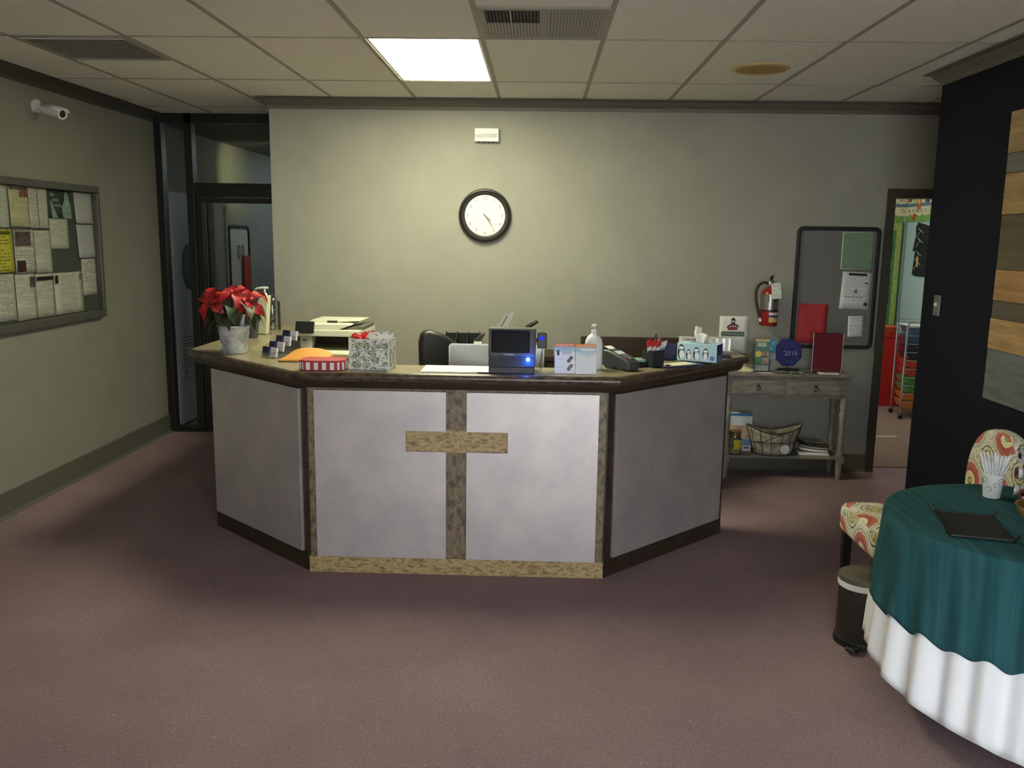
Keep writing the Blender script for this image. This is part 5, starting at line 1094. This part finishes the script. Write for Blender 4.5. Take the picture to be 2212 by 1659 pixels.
build('glass_door', MB().box(-nbw / 2 + 0.04, -0.050, -nbh / 2 + 0.05, nbw / 2 - 0.03, -0.047, nbh / 2 - 0.04), glass_mat('case_glass', (0.97, 0.98, 0.97), 0.0, fres=0.15), t)
pwh = print_mat('notice_print', (204, 202, 190), (134, 132, 124), 0.013, 0.42, words=80, margin=0.11)
pwf = print_mat('fine_print', (204, 202, 190), (160, 158, 148), 0.0085, 0.5, words=110, margin=0.10)
pcr = print_mat('cream_print', (200, 192, 154), (164, 156, 118), 0.0085, 0.5, words=110, margin=0.10)
pye = print_mat('yellow_print', (206, 194, 66), (110, 100, 40), 0.020, 0.35, words=60, margin=0.12)
pgy = print_mat('grey_print', (186, 184, 186), (174, 172, 172), 0.010, 0.5, words=90)
def wsheet(nm, lab, y0, y1, z0_, z1_, m_, cat='notice', curl=0.006, d=0.0):
    w_, h_ = y1 - y0, z1_ - z0_
    o = build(nm, MB().grid(6, 6, lambda u, v: ((u - 0.5) * w_, -curl * (1 - v) * (0.4 + 0.6 * math.sin(u * PI)), (v - 0.5) * h_)), m_, solid=0.0006, smooth=True, loc=(WX + 0.0135 + d, (y0 + y1) / 2, (z0_ + z1_) / 2), rot=(0, 0, R(90)))
    return tag(o, lab, cat)
def pic(o, x0, x1, z0_, z1_, m_, nm='picture', d=0.009): return build(nm, MB().box(x0, -d, z0_, x1, -d + 0.001, z1_), m_, o)
phd = mat('photo_dark', (82, 70, 70), 0.5, var=(40, 0.5)); phm = mat('photo_maroon', (66, 34, 34), 0.5, var=(12, 0.15)); phr = mat('photo_red', (120, 74, 66), 0.5, var=(60, 0.4))
wsheet('white_notice', 'white notice at top of board beside the cream letter', 5.035, 5.268, 1.762, 2.016, pwf)
o = wsheet('cream_letter', 'cream letter with small red photo on notice board', 5.278, 5.484, 1.768, 2.016, pcr, curl=0.012)
pic(o, -0.095, 0.085, 0.106, 0.118, phd, 'title_bar'); pic(o, 0.01, 0.09, 0.060, 0.105, phr)
wsheet('narrow_list', 'tall white list between cream letter and green poster', 5.490, 5.590, 1.762, 2.016, pwf, curl=0.003)
wsheet('tall_list', 'white list touching the green poster on notice board', 5.594, 5.700, 1.762, 2.016, pwf, curl=0.003)
o = wsheet('green_poster', 'dark green poster with pale figure on notice board', 5.706, 6.00, 1.836, 2.016, mat('poster_green', (44, 66, 56), 0.5, var=(14, 0.2)), 'poster', curl=0.002)
pale = mat('poster_pale', (140, 160, 142), 0.6, var=(20, 0.15)); pal2 = mat('poster_letters', (196, 206, 196), 0.6)
build('figure', MB().prism([(0.02, -0.095), (0.13, -0.095), (0.125, -0.01), (0.10, 0.03), (0.088, 0.075), (0.068, 0.085), (0.05, 0.06), (0.045, 0.02), (0.01, -0.02)], -0.006, -0.005), pale, o); build('drapery', MB().prism([(-0.11, -0.095), (-0.04, -0.095), (-0.10, 0.0), (-0.13, 0.02)], -0.006, -0.005), pale, o)
for k, tx_ in enumerate(('AND', 'JUSTICE', 'FOR ALL')): text('lettering', tx_, 0.030, pal2, o, (-0.128 + 0.022 * k, -0.0065, 0.056 - 0.034 * k), align='LEFT', sx=0.8)
wsheet('typed_letter', 'typed white letter pinned under the green poster', 5.707, 5.930, 1.628, 1.826, pwf)
wsheet('grey_sheet', 'long pale grey curling sheet at the board end', 6.030, 6.270, 1.800, 2.016, pgy, curl=0.02)
wsheet('grey_sheet', 'lower pale grey sheet hanging beside the bare slate patch', 6.040, 6.272, 1.560, 1.792, pgy, curl=0.02)
o = wsheet('yellow_notice', 'bright yellow notice with dark text on notice board', 4.960, 5.283, 1.492, 1.752, pye)
pic(o, 0.02, 0.13, 0.098, 0.118, mat('yellow_ink', (90, 84, 34), 0.7), 'title_bar')
o = wsheet('photo_flyer', 'white flyer with dark photos beside the yellow notice', 5.297, 5.514, 1.480, 1.750, pwh)
pic(o, -0.10, 0.06, 0.035, 0.125, phd); pic(o, -0.10, -0.01, -0.125, -0.055, phm)
wsheet('white_list', 'white typed list beside the photo flyer', 5.518, 5.705, 1.474, 1.747, pwf)
o = wsheet('bottom_letter', 'white letter under the yellow notice', 5.000, 5.268, 1.196, 1.480, pwh)
o = wsheet('newsletter', 'white newsletter with small dark photo in bottom row', 5.278, 5.490, 1.186, 1.474, pwf); pic(o, 0.045, 0.095, 0.06, 0.125, phd)
o = wsheet('table_sheet', 'white sheet with black heading bar in bottom row', 5.496, 5.702, 1.186, 1.468, pwf); pic(o, -0.10, 0.095, 0.098, 0.124, inkm, 'heading_bar')
o = wsheet('wide_sheet', 'wide white sheet with small crest in bottom row', 5.708, 6.070, 1.186, 1.466, pwf); pic(o, -0.175, -0.14, 0.07, 0.125, inkm); pic(o, 0.14, 0.172, 0.085, 0.128, greyink, 'crest')
wsheet('corner_sheet', 'white sheet beside bare slate patch at board corner', 6.076, 6.270, 1.290, 1.552, pwh)
t = thing('security_camera', 'white bullet security camera high on the side wall', 'camera', (WX + 0.001, 5.66, 2.535))
build('mount', MB().cyl((0, 0, 0), 0.042, 0.022, 'x', 24), white, t, smooth=True)
build('arm', MB().tube([(0.02, 0, 0), (0.055, 0.0, 0.002), (0.085, 0.0, -0.01)], 0.016, 10), white, t, smooth=True)
b_ = build('housing', MB().cyl((0, -0.02, 0), 0.034, 0.15, 'y', 24), white, t, smooth=True, loc=(0.085, 0.0, -0.022), rot=(R(-14), 0, R(-112)))
build('sun_hood', MB().grid(10, 1, lambda u, v: (0.038 * math.cos(R(20 + 140 * u)), -0.03 + v * 0.185, 0.038 * math.sin(R(20 + 140 * u)))), white, b_, smooth=True, solid=0.003)
build('lens_ring', MB().lathe([(0.022, 0.129), (0.034, 0.129), (0.035, 0.136), (0.024, 0.136)], 24, axis='y', cap=False), white, b_, smooth=True); build('lens', MB().cyl((0, 0.130, 0), 0.024, 0.003, 'y', 20), black, b_)

# ------------------------------------------------------------------ navy wall: switch and plank artwork
t = thing('light_switch', 'steel light switch plate on the navy wall', 'light switch', (NX - 0.001, 5.155, 1.385), R(-90))
build('plate', MB().box(-0.038, -0.006, -0.06, 0.038, 0, 0.06), mat('plate_steel', (128, 126, 120), 0.4, 0.4), t, bevel=0.002); build('toggle', MB().box(-0.006, -0.018, -0.004, 0.006, -0.006, 0.016), white, t)
for z in (-0.045, 0.045): build('screw', MB().cyl((0, -0.0075, z), 0.004, 0.002, 'y', 10), chrome, t)
t = thing('plank_artwork', 'wall artwork of grey and tan wooden planks on navy wall', 'artwork', (NX - 0.001, 4.50, 0), R(-90))
pls = [(0.955, 1.215, (104, 106, 108)), (1.217, 1.372, (172, 138, 92)), (1.374, 1.462, (92, 82, 68)), (1.464, 1.618, (166, 128, 82)), (1.620, 1.890, (96, 86, 64)), (1.892, 2.092, (160, 132, 88)), (2.094, 2.190, (108, 104, 96)), (2.192, 2.392, (166, 138, 98))]
for k, (z0_, z1_, c_) in enumerate(pls):
    d_ = (0.022, 0.026, 0.020, 0.025, 0.021, 0.025, 0.022, 0.026)[k]; x0 = (0.0, 0.004, 0.0, 0.006, 0.0, 0.003, -0.004, 0.0)[k]
    build('plank', MB().box(x0, -d_, z0_, 1.45, 0, z1_), mat('plank_%d' % k, c_, 0.75, var=(7, 0.10), stretch=(0.5, 1, 4), bump=(60, 0.15)), t, bevel=0.002)
pmk = mat('letter_white', (226, 226, 222), 0.6)
build('painted_mark', MB().prism([(0.222, 1.79), (0.232, 1.815), (0.30, 1.83), (0.30, 1.76)], -0.0225, -0.0210), pmk, t)
build('painted_mark', MB().prism([(0.372, 1.075), (0.385, 1.12), (0.44, 1.13), (0.44, 1.06)], -0.0235, -0.0220), pmk, t)

# ------------------------------------------------------------------ round table with two cloths, chair, bin
TCX, TCY, TR, TH = 1.835, 3.10, 0.485, 0.742
t = thing('round_table', 'round table hidden under white and green cloths', 'table', (TCX, TCY, 0))
blm = mat('black_metal', (20, 20, 21), 0.35)
build('tabletop', MB().lathe([(0.0, TH - 0.030), (TR, TH - 0.030), (TR + 0.004, TH - 0.015), (TR, TH - 0.003), (0.0, TH - 0.003)], 48), mat('table_wood', (110, 84, 60), 0.5), t, smooth=True)
build('column', MB().cyl((0, 0, 0.09), 0.04, TH - 0.12), blm, t, smooth=True)
for k in range(4):
    a_ = R(204 + 90 * k); q = (0.325 * math.cos(a_), 0.325 * math.sin(a_))
    lg = build('foot', MB().tube([(0, 0, 0.12), (q[0] * 0.6, q[1] * 0.6, 0.085), (q[0], q[1], 0.030)], [0.032, 0.028, 0.022], 10), blm, t, smooth=True)
    build('glide', MB().lathe([(0.022, 0.0), (0.026, 0.004), (0.024, 0.014), (0.0, 0.016)], 16, (q[0], q[1], 0)), chrome, lg, smooth=True)
def fold(th): return math.sin(27 * th + 1.6 * math.sin(3 * th)) * 0.6 + math.sin(17 * th + 2.0 + 0.9 * math.sin(2 * th)) * 0.4
def cloth(hem, r0, amp, zt, flare):
    def f(u, v):
        th = u * 2 * PI
        if v < 0.35:
            r = r0 * (v / 0.35); return (r * math.cos(th), r * math.sin(th), zt)
        w = (v - 0.35) / 0.65; hz = hem(th)
        z = zt - (zt - hz) * w
        drop = (zt - z)
        r = r0 + 0.010 * min(1, drop / 0.02) + flare * drop + amp * fold(th) * min(1.0, drop / 0.45) ** 1.1
        mx_ = (NX - 0.004 - TCX); x = r * math.cos(th)
        return (min(x, mx_), r * math.sin(th), z)
    return MB().grid(420, 30, f)
whc = mat('white_linen', (250, 250, 252), 0.8, bump=(300, 0.08)); 
m_, nt, b = new_mat('green_cloth'); b.inputs['Roughness'].default_value = 0.9; b.inputs['Specular IOR Level'].default_value = 0.2
tc = nt.nodes.new('ShaderNodeTexCoord'); mp = nt.nodes.new('ShaderNodeMapping'); mp.inputs['Scale'].default_value = (60, 1.5, 1.5); mp.inputs['Rotation'].default_value = (0, 0, R(-20)); L(nt, tc, 'Object', mp, 'Vector')
nz = N(nt, 'ShaderNodeTexNoise', Scale=1.0, Detail=4.0); L(nt, mp, 'Vector', nz, 'Vector'); rp = ramp(nt, [(0.35, (33, 75, 80)), (0.68, (48, 94, 99))]); L(nt, nz, 'Fac', rp, 'Fac'); L(nt, rp, 'Color', b, 'Base Color')
grc = m_
def hem_w(th): return 0.016 * fold(th) + 0.112 + 0.062 * math.cos(2 * (th - R(172))) + 0.010 * math.sin(5 * th)
def hem_g(th): return 0.022 * fold(th) + 0.383 + 0.006 * math.sin(4 * th + 1)
tag(build('white_tablecloth', cloth(hem_w, TR + 0.004, 0.026, TH, 0.055), whc, smooth=True, loc=(TCX, TCY, 0), angle=180), 'long white tablecloth under the green cloth', 'tablecloth')
tag(build('green_tablecloth', cloth(hem_g, TR + 0.010, 0.024, TH + 0.004, 0.060), grc, smooth=True, loc=(TCX, TCY, 0)), 'dark green top cloth draped over the round table', 'tablecloth')
for nm in ('white_tablecloth', 'green_tablecloth'):
    md = bpy.data.objects[nm].modifiers.new('solid', 'SOLIDIFY'); md.thickness = 0.0012; md.offset = 1.0 if nm[0] == 'g' else -1.0
GZ = TH + 0.0065
# black wire document tray with ears
t = thing('mesh_tray', 'flat black mesh tray with raised corners on green cloth', 'tray', (1.565, 3.00, GZ), R(-14))
trm = mat('tray_black', (20, 20, 20), 0.5); 
build('floor', MB().box(-0.093, -0.135, 0.004, 0.093, 0.135, 0.007), mat('tray_mesh', (26, 24, 23), 0.6, var=(60, 0.25)), t)
for x0, y0, x1, y1 in ((-0.1, -0.14, 0.1, -0.134), (-0.1, 0.134, 0.1, 0.14), (-0.1, -0.14, -0.094, 0.14), (0.094, -0.14, 0.1, 0.14)): build('rim', MB().box(x0, y0, 0.001, x1, y1, 0.010), trm, t, bevel=0.002)
for sx in (-1, 1):
    for sy in (-1, 1): build('corner_ear', MB().tube([(sx * 0.097, sy * 0.137, 0.006), (sx * 0.108, sy * 0.142, 0.016), (sx * 0.112, sy * 0.145, 0.026)], [0.005, 0.006, 0.006], 8), trm, t, smooth=True)
# paper cup of straws
CX_, CY_ = 1.828, 3.385
t = thing('paper_cup', 'white paper cup with grey scroll print holding straws', 'cup', (CX_, CY_, GZ))
cupw = mat('cup_white', (232, 232, 226), 0.55)
build('cup', MB().lathe([(0.0, 0.004), (0.030, 0.004), (0.030, 0.0), (0.031, 0.0), (0.0400, 0.093), (0.0415, 0.096), (0.0400, 0.098), (0.0380, 0.094), (0.029, 0.006)], 32), cupw, t, smooth=True)
def cr(z): return 0.0312 + 0.0090 * z / 0.093
sw = MB(); rs2 = random.Random(5)
for k in range(16):
    a0 = k * 0.62 + 0.2; z0_ = rs2.uniform(0.035, 0.075); P = []; s_ = 1 if k % 2 else -1
    for q in range(14):
        ph = q * 0.42; rr = 0.015 * (1 - q / 16); z = z0_ + rr * math.sin(ph); a_ = a0 + s_ * rr * math.cos(ph) / 0.037
        P.append(((cr(z) + 0.0004) * math.cos(a_), (cr(z) + 0.0004) * math.sin(a_), z))
    sw.tube(P, 0.0011, 4)
build('scroll_print', sw, mat('print_grey', (120, 122, 118), 0.6), t)
stm = mat('straw_white', (236, 236, 236), 0.45)
for k in range(56):
    a_ = k * 2.399; r = 0.030 * math.sqrt((k + 0.5) / 56); ln = 0.138 + 0.012 * ((k * 5) % 4)
    dx, dy = math.cos(a_), math.sin(a_)
    o = build('straw', MB().tube([(dx * r * 0.5, dy * r * 0.5, 0.006), (dx * r * 1.0, dy * r * 1.0, 0.085), (dx * r * 2.0, dy * r * 1.7, ln)], 0.0029, 6), stm, smooth=True, loc=(CX_, CY_, GZ + 0.002))
    tag(o, 'white drinking straw in the patterned paper cup', 'straw', 'straws in the paper cup')
# coffee pod carousel
t = thing('pod_carousel', 'wire carousel of coffee pods at the table edge', 'carousel', (1.950, 3.262, GZ))
build('base', MB().lathe([(0.0, 0), (0.085, 0), (0.088, 0.006), (0.0, 0.012)], 32), blm, t, smooth=True); build('post', MB().cyl((0, 0, 0.01), 0.006, 0.24), chrome, t, smooth=True); build('knob', MB().ball((0, 0, 0.255), 0.012), chrome, t, smooth=True)
podw = mat('pod_white', (226, 226, 230), 0.35); podl = mat('pod_foil', (208, 208, 214), 0.25, 0.5); podr = mat('pod_brown', (120, 62, 50), 0.5)
pp = []
for row in range(3):
    for k in range(8):
        a_ = R(45 * k + 22.5 + 10 * row); z = 0.055 + 0.072 * row; c_ = Vector((0.075 * math.cos(a_), 0.075 * math.sin(a_), z))
        build('pod_loop', MB().tube([tuple(c_ + Vector((-math.sin(a_) * 0.024 * math.cos(q), math.cos(a_) * 0.024 * math.cos(q), 0.024 * math.sin(q)))) for q in [2 * PI * j / 14 for j in range(14)]], 0.0016, 5, True), chrome, t)
        if math.cos(a_ - R(235)) < 0.2: continue
        p = thing('coffee_pod', 'white coffee pod with dark ring in the carousel', 'coffee pod', (1.950 + 0.066 * math.cos(a_), 3.262 + 0.066 * math.sin(a_), GZ + z), a_, 'coffee pods in the carousel')
        build('cup', MB().lathe([(0.0, -0.006), (0.017, -0.006), (0.021, 0.026)], 20, axis='x'), podw, p, smooth=True)
        build('lid', MB().lathe([(0.0, 0.029), (0.0235, 0.0285), (0.0235, 0.026)], 20, axis='x'), podl if (k + row) % 4 else podr, p, smooth=True)
        build('ring_print', MB().lathe([(0.009, 0.0292), (0.0125, 0.0292), (0.0125, 0.0296), (0.009, 0.0296), (0.009, 0.0292)], 20, axis='x'), inkm, p)
# wooden bowl of sachets
t = thing('wooden_bowl', 'round wooden bowl of wrapped sachets at table edge', 'bowl', (1.852, 3.040, GZ))
build('bowl', MB().lathe([(0.0, 0.0), (0.055, 0.0), (0.085, 0.02), (0.105, 0.055), (0.108, 0.066), (0.103, 0.066), (0.08, 0.026), (0.0, 0.010)], 40), mat('bowl_wood', (150, 112, 62), 0.4, var=(14, 0.15)), t, smooth=True)
for k, (dx, dy, dz, ci) in enumerate(((-0.062, -0.02, 0.072, 0), (-0.045, 0.05, 0.074, 1), (0.0, -0.065, 0.072, 0), (0.02, 0.045, 0.076, 2), (0.055, -0.02, 0.074, 0), (-0.015, 0.0, 0.098, 2))):
    m2 = [paper, mat('sachet_grey', (186, 186, 190), 0.3), mat('sachet_red', (190, 36, 52), 0.4)][ci]
    lab = ('white sachet nearest the carousel cup side of the wooden bowl', 'silver wrapped sachet in the wooden bowl', 'white sachet at the front of the wooden bowl', 'red sachet at the rear of the wooden bowl', 'white sachet on the wall side of the wooden bowl', 'red sachet lying on top in the wooden bowl')[k]
    tag(build('sachet', MB().grid(5, 4, lambda u, v, k=k: ((u - 0.5) * 0.058, (v - 0.5) * 0.040, 0.012 * math.sin(PI * u) * math.sin(PI * v))), m2, solid=0.003, smooth=True, loc=(1.852 + dx, 3.040 + dy, GZ + dz), rot=(0.25 * math.sin(k * 2.0), 0.3 * math.cos(k * 1.7), k * 1.3)), lab, 'sachet', 'sachets in the wooden bowl')

# upholstered chair facing along the navy wall
fab = fabric_mat()
t = thing('accent_chair', 'cream upholstered chair with red medallion pattern beside table', 'chair', (1.86, 3.935, 0), R(180))
build('seat', MB().box(-0.27, -0.235, 0.33, 0.35, 0.235, 0.485), fab, t, bevel=0.045, seg=4, smooth=True, uv=True)
bp_ = [(-0.255, 0.40)] + [(0.255 * math.copysign(abs(math.cos(R(a_))) ** 0.85, math.cos(R(a_))), 0.60 + 0.30 * max(0.0, math.sin(R(a_))) ** 0.9) for a_ in range(180, -1, -6)] + [(0.255, 0.40)]
build('backrest', MB().prism(bp_, -0.345, -0.255, 'yz'), fab, t, bevel=0.03, seg=4, smooth=True, uv=True, angle=50)
lgm = mat('espresso_wood', (30, 24, 20), 0.45)
for sx, sy in ((0.31, 0.195), (0.31, -0.195), (-0.31, 0.19), (-0.31, -0.19)): build('leg', MB().prism([(-0.022, 0.35), (0.022, 0.35), (0.014, 0.0), (-0.014, 0.0)], -0.018, 0.018).mv(sx, sy, 0), lgm, t)

t = thing('pedal_bin', 'dark round pedal bin with white liner beside the table', 'bin', (1.448, 3.628, 0), R(-120))
binm = mat('bin_steel', (70, 66, 58), 0.35, 0.6)
build('body', MB().lathe([(0.0, 0.012), (0.098, 0.012), (0.100, 0.02), (0.100, 0.285)], 40), binm, t, smooth=True)
build('base_ring', MB().lathe([(0.0, 0.0), (0.106, 0.0), (0.108, 0.012), (0.104, 0.03), (0.1, 0.032)], 40), black, t, smooth=True)
build('liner', MB().lathe([(0.1012, 0.262), (0.104, 0.264), (0.106, 0.278), (0.103, 0.292), (0.098, 0.294)], 40), white, t, smooth=True)
build('lid', MB().lathe([(0.1035, 0.290), (0.1045, 0.296), (0.1035, 0.312), (0.085, 0.322), (0.0, 0.328)], 40), mat('bin_lid', (118, 112, 96), 0.35, 0.5), t, smooth=True)
pd = build('pedal', MB().prism([(0.095, -0.03), (0.150, -0.028), (0.165, -0.015), (0.165, 0.015), (0.150, 0.028), (0.095, 0.03)], 0.012, 0.026, 'xy'), black, t, bevel=0.005)
build('pedal_trim', MB().tube([(0.11, -0.024, 0.028), (0.148, -0.022, 0.028), (0.158, 0, 0.028), (0.148, 0.022, 0.028), (0.11, 0.024, 0.028)], 0.003, 6), chrome, pd, smooth=True)

# ------------------------------------------------------------------ classroom seen through the doorway
clw = mat('classroom_paint', (178, 196, 192), 0.8)
struct('wall_classroom_far', MB().box(2.2, 9.66, 0, 4.16, 9.78, 2.75), clw); struct('wall_classroom_right', MB().box(3.985, 6.68, 0, 4.10, 9.66, 2.75), clw); struct('wall_classroom_left', MB().box(2.0, 6.68, 0, 2.12, 9.66, 2.75), clw)
struct('ceiling_classroom', MB().box(2.0, 6.68, 2.75, 4.2, 9.78, 2.82), tilep)
struct('floor_classroom', MB().box(2.12, 6.67, 0.0, 3.985, 9.66, 0.006), mat('classroom_carpet', (138, 112, 96), 0.95, var=(60, 0.12), bump=(120, 0.3)))
struct('baseboard_classroom', MB().box(3.970, 6.7, 0.006, 3.985, 9.66, 0.12), casing)
t = thing('classroom_light', 'ceiling light inside the classroom', 'light', (3.1, 8.0, 2.75))
build('diffuser', MB().box(-0.3, -0.5, -0.02, 0.3, 0.5, -0.01), mat('class_lamp', (255, 255, 250), 0.5, emit=((1, 0.97, 0.88), 9.0)), t); build('frame', MB().box(-0.32, -0.52, -0.012, 0.32, 0.52, 0.0), white, t)
t = thing('green_bulletin_board', 'green bulletin board with leafy border inside the classroom', 'bulletin board', (3.45, 9.655, 0))
build('board', MB().box(-0.6, -0.012, 0.75, 0.485, 0.0, 1.960), mat('board_green', (72, 130, 86), 0.8), t)
bdm = mat('leafy_border', (190, 196, 110), 0.8, var=(40, 0.25, (120, 150, 70)))
build('border_strip', MB().box(0.43, -0.022, 0.75, 0.485, -0.012, 1.960), bdm, t); build('border_strip', MB().box(-0.6, -0.022, 1.880, 0.43, -0.012, 1.960), bdm, t)
build('edge_rail', MB().box(0.485, -0.03, 0.7, 0.505, 0.0, 1.962), mat('rail_green', (50, 92, 60), 0.7), t)
for k, (z0_, z1_) in enumerate(((1.58, 1.75), (1.27, 1.46), (1.08, 1.26))): tag(build('class_photo', MB().box(-0.2, -0.008, z0_, 0.25, 0, z1_), mat('class_dark', (54, 48, 42), 0.6, var=(22, 0.5)), loc=(3.60, 9.640, 0)), ('dark classroom photo highest on the green board', 'dark classroom photo in the middle of green board', 'dark classroom photo lowest on the green board')[k], 'photo')
fc, fg, fb, fp, fi = mat('frieze_cream', (226, 214, 178), 0.8), mat('frieze_grass', (120, 160, 80), 0.8), mat('frieze_blue', (96, 128, 140), 0.8), mat('frieze_photo', (206, 184, 154), 0.8, var=(14, 0.4)), mat('frieze_ink', (110, 102, 86), 0.7)
def frieze(lab, loc, rz, x0, x1, letters, lx, dx_):
    t = thing('alphabet_border', lab, 'frieze', loc, rz)
    build('strip', MB().box(x0, -0.004, 2.03, x1, 0.0, 2.125), fc, t)
    nseg = int((x1 - x0) / 0.05)
    build('grass', MB().prism([(x0, 1.968)] + [(x0 + 0.05 * k, 2.020 + 0.014 * (k % 3)) for k in range(nseg + 1)] + [(x0 + 0.05 * nseg, 1.968)], -0.007, -0.004), fg, t)
    build('sky_strip', MB().box(x0, -0.006, 2.125, x1, 0, 2.160), fb, t); build('upper_strip', MB().box(x0, -0.005, 2.160, x1, 0, 2.46), fp, t)
    for k, ch in enumerate(letters): text('lettering', ch, 0.062, fi, t, (lx + dx_ * k, -0.006, 2.082), sx=0.85)
    return t
t = frieze('alphabet wall frieze beside the black paper cutout', (3.983, 9.652, 0), R(-90), 0.0, 1.6, ('Uu', 'Vv', 'Ww', 'Xx', 'Yy', 'Zz'), 0.06, 0.10)
for k, (x, z, c_) in enumerate(((0.08, 2.25, (160, 60, 50)), (0.30, 2.17, (196, 110, 50)), (0.50, 2.23, (70, 70, 96)))):
    b_ = build('balloon_cutout', MB().prism([(x + 0.06 * math.cos(R(a_)), z + 0.075 * math.sin(R(a_))) for a_ in range(0, 360, 20)], -0.012, -0.009), mat('balloon_%d' % k, c_, 0.7), t)
    build('balloon_picture', MB().prism([(x + 0.03 * math.cos(R(a_)), z + 0.015 + 0.035 * math.sin(R(a_))) for a_ in range(0, 360, 30)], -0.014, -0.012), mat('balloon_cream', (226, 196, 130), 0.7), b_)
build('apple_cutout', MB().prism([(0.20 + 0.035 * math.cos(R(a_)), 2.015 + 0.04 * math.sin(R(a_))) for a_ in range(0, 360, 20)], -0.012, -0.008), mat('cutout_red', (190, 66, 48), 0.7), t)
frieze('alphabet wall frieze above the green bulletin board', (3.30, 9.656, 0), 0, -0.45, 0.68, ('Pp', 'Qq', 'Rr', 'Ss', 'Tt'), 0.20, 0.11)
t = thing('black_cutout', 'black paper cutout with white outlines on classroom wall', 'cutout', (3.981, 9.42, 0), R(-90))
build('paper', MB().prism([(0.03, 1.42), (0.10, 1.40), (0.36, 1.40), (0.36, 1.92), (0.22, 1.94), (0.08, 1.96), (0.03, 1.91), (0.05, 1.84), (0.0, 1.66), (0.04, 1.66), (0.07, 1.76)], -0.004, 0.0), mat('cutout_black', (20, 20, 22), 0.6), t)
for z in (1.47, 1.56, 1.70, 1.80): build('chalk_line', MB().tube([(0.06, -0.005, z), (0.16, -0.005, z + 0.07), (0.10, -0.005, z + 0.10), (0.22, -0.005, z + 0.05)], 0.003, 4), mat('chalk', (190, 186, 176), 0.8), t)
build('yellow_strip', MB().box(0.12, -0.006, 1.50, 0.16, -0.004, 1.60), mat('strip_yellow', (220, 180, 60), 0.7), t)
t = thing('red_cabinet', 'tall plain red cabinet inside the classroom', 'cabinet', (3.75, 9.43, 0.007))
redc = mat('cabinet_red', (196, 40, 34), 0.5)
build('body', MB().box(-0.35, -0.17, 0, 0.205, 0.18, 0.745), redc, t, bevel=0.003); build('top', MB().box(-0.36, -0.18, 0.745, 0.215, 0.18, 0.76), redc, t, bevel=0.003)
tag(build('orange_bin', MB().lathe([(0.0, 0), (0.10, 0), (0.14, 0.09), (0.135, 0.09), (0.09, 0.01)], 24), mat('bin_orange', (206, 92, 50), 0.6), smooth=True, loc=(3.74, 9.40, 0.7675)), 'orange basket on top of the red cabinet', 'basket')
t = thing('drawer_cart', 'chrome rolling cart with coloured plastic drawers in classroom', 'cart', (3.80, 8.72, 0.007), R(-6))
for x in (-0.14, 0.14):
    for y in (-0.16, 0.16):
        build('post', MB().cyl((x, y, 0.05), 0.009, 0.89), chrome, t, smooth=True); build('caster', MB().ball((x, y, 0.026), 0.026, 12), black, t, smooth=True)
for y in (-0.16, 0.16): build('top_rail', MB().tube([(-0.14, y, 0.93), (-0.12, y, 0.965), (0.12, y, 0.965), (0.14, y, 0.93)], 0.009, 8), chrome, t, smooth=True)
cols_ = [(206, 116, 50), (206, 116, 50), (92, 140, 66), (92, 140, 66), (190, 66, 44), (190, 66, 44), (36, 36, 56), (36, 38, 60), (60, 80, 104), (70, 92, 116)]
for k, c_ in enumerate(cols_):
    z = 0.10 + 0.083 * k
    d_ = build('drawer', MB().prism([(-0.095, z), (0.095, z), (0.125, z + 0.068), (-0.125, z + 0.068)], -0.165, 0.15), mat('drawer_%d' % k, c_, 0.3), t, bevel=0.003)
    build('knob', MB().ball((0, -0.172, z + 0.040), 0.010, 10), mat('knob_cream', (240, 236, 224), 0.2), d_, smooth=True)  # knobs in a plain cream colour
    build('runner', MB().tube([(-0.14, -0.16, z + 0.072), (0.14, -0.16, z + 0.072)], 0.004, 6), chrome, d_)
build('top_tray', MB().box(-0.135, -0.16, 0.925, 0.135, 0.16, 0.932), white, t)
tag(build('white_strip', MB().box(-0.11, -0.012, 0, 0.11, 0.012, 0.004), paper, loc=(3.17, 7.74, 0.0065), rot=(0, 0, R(3))), 'thin white strip on the classroom floor', 'paper strip')
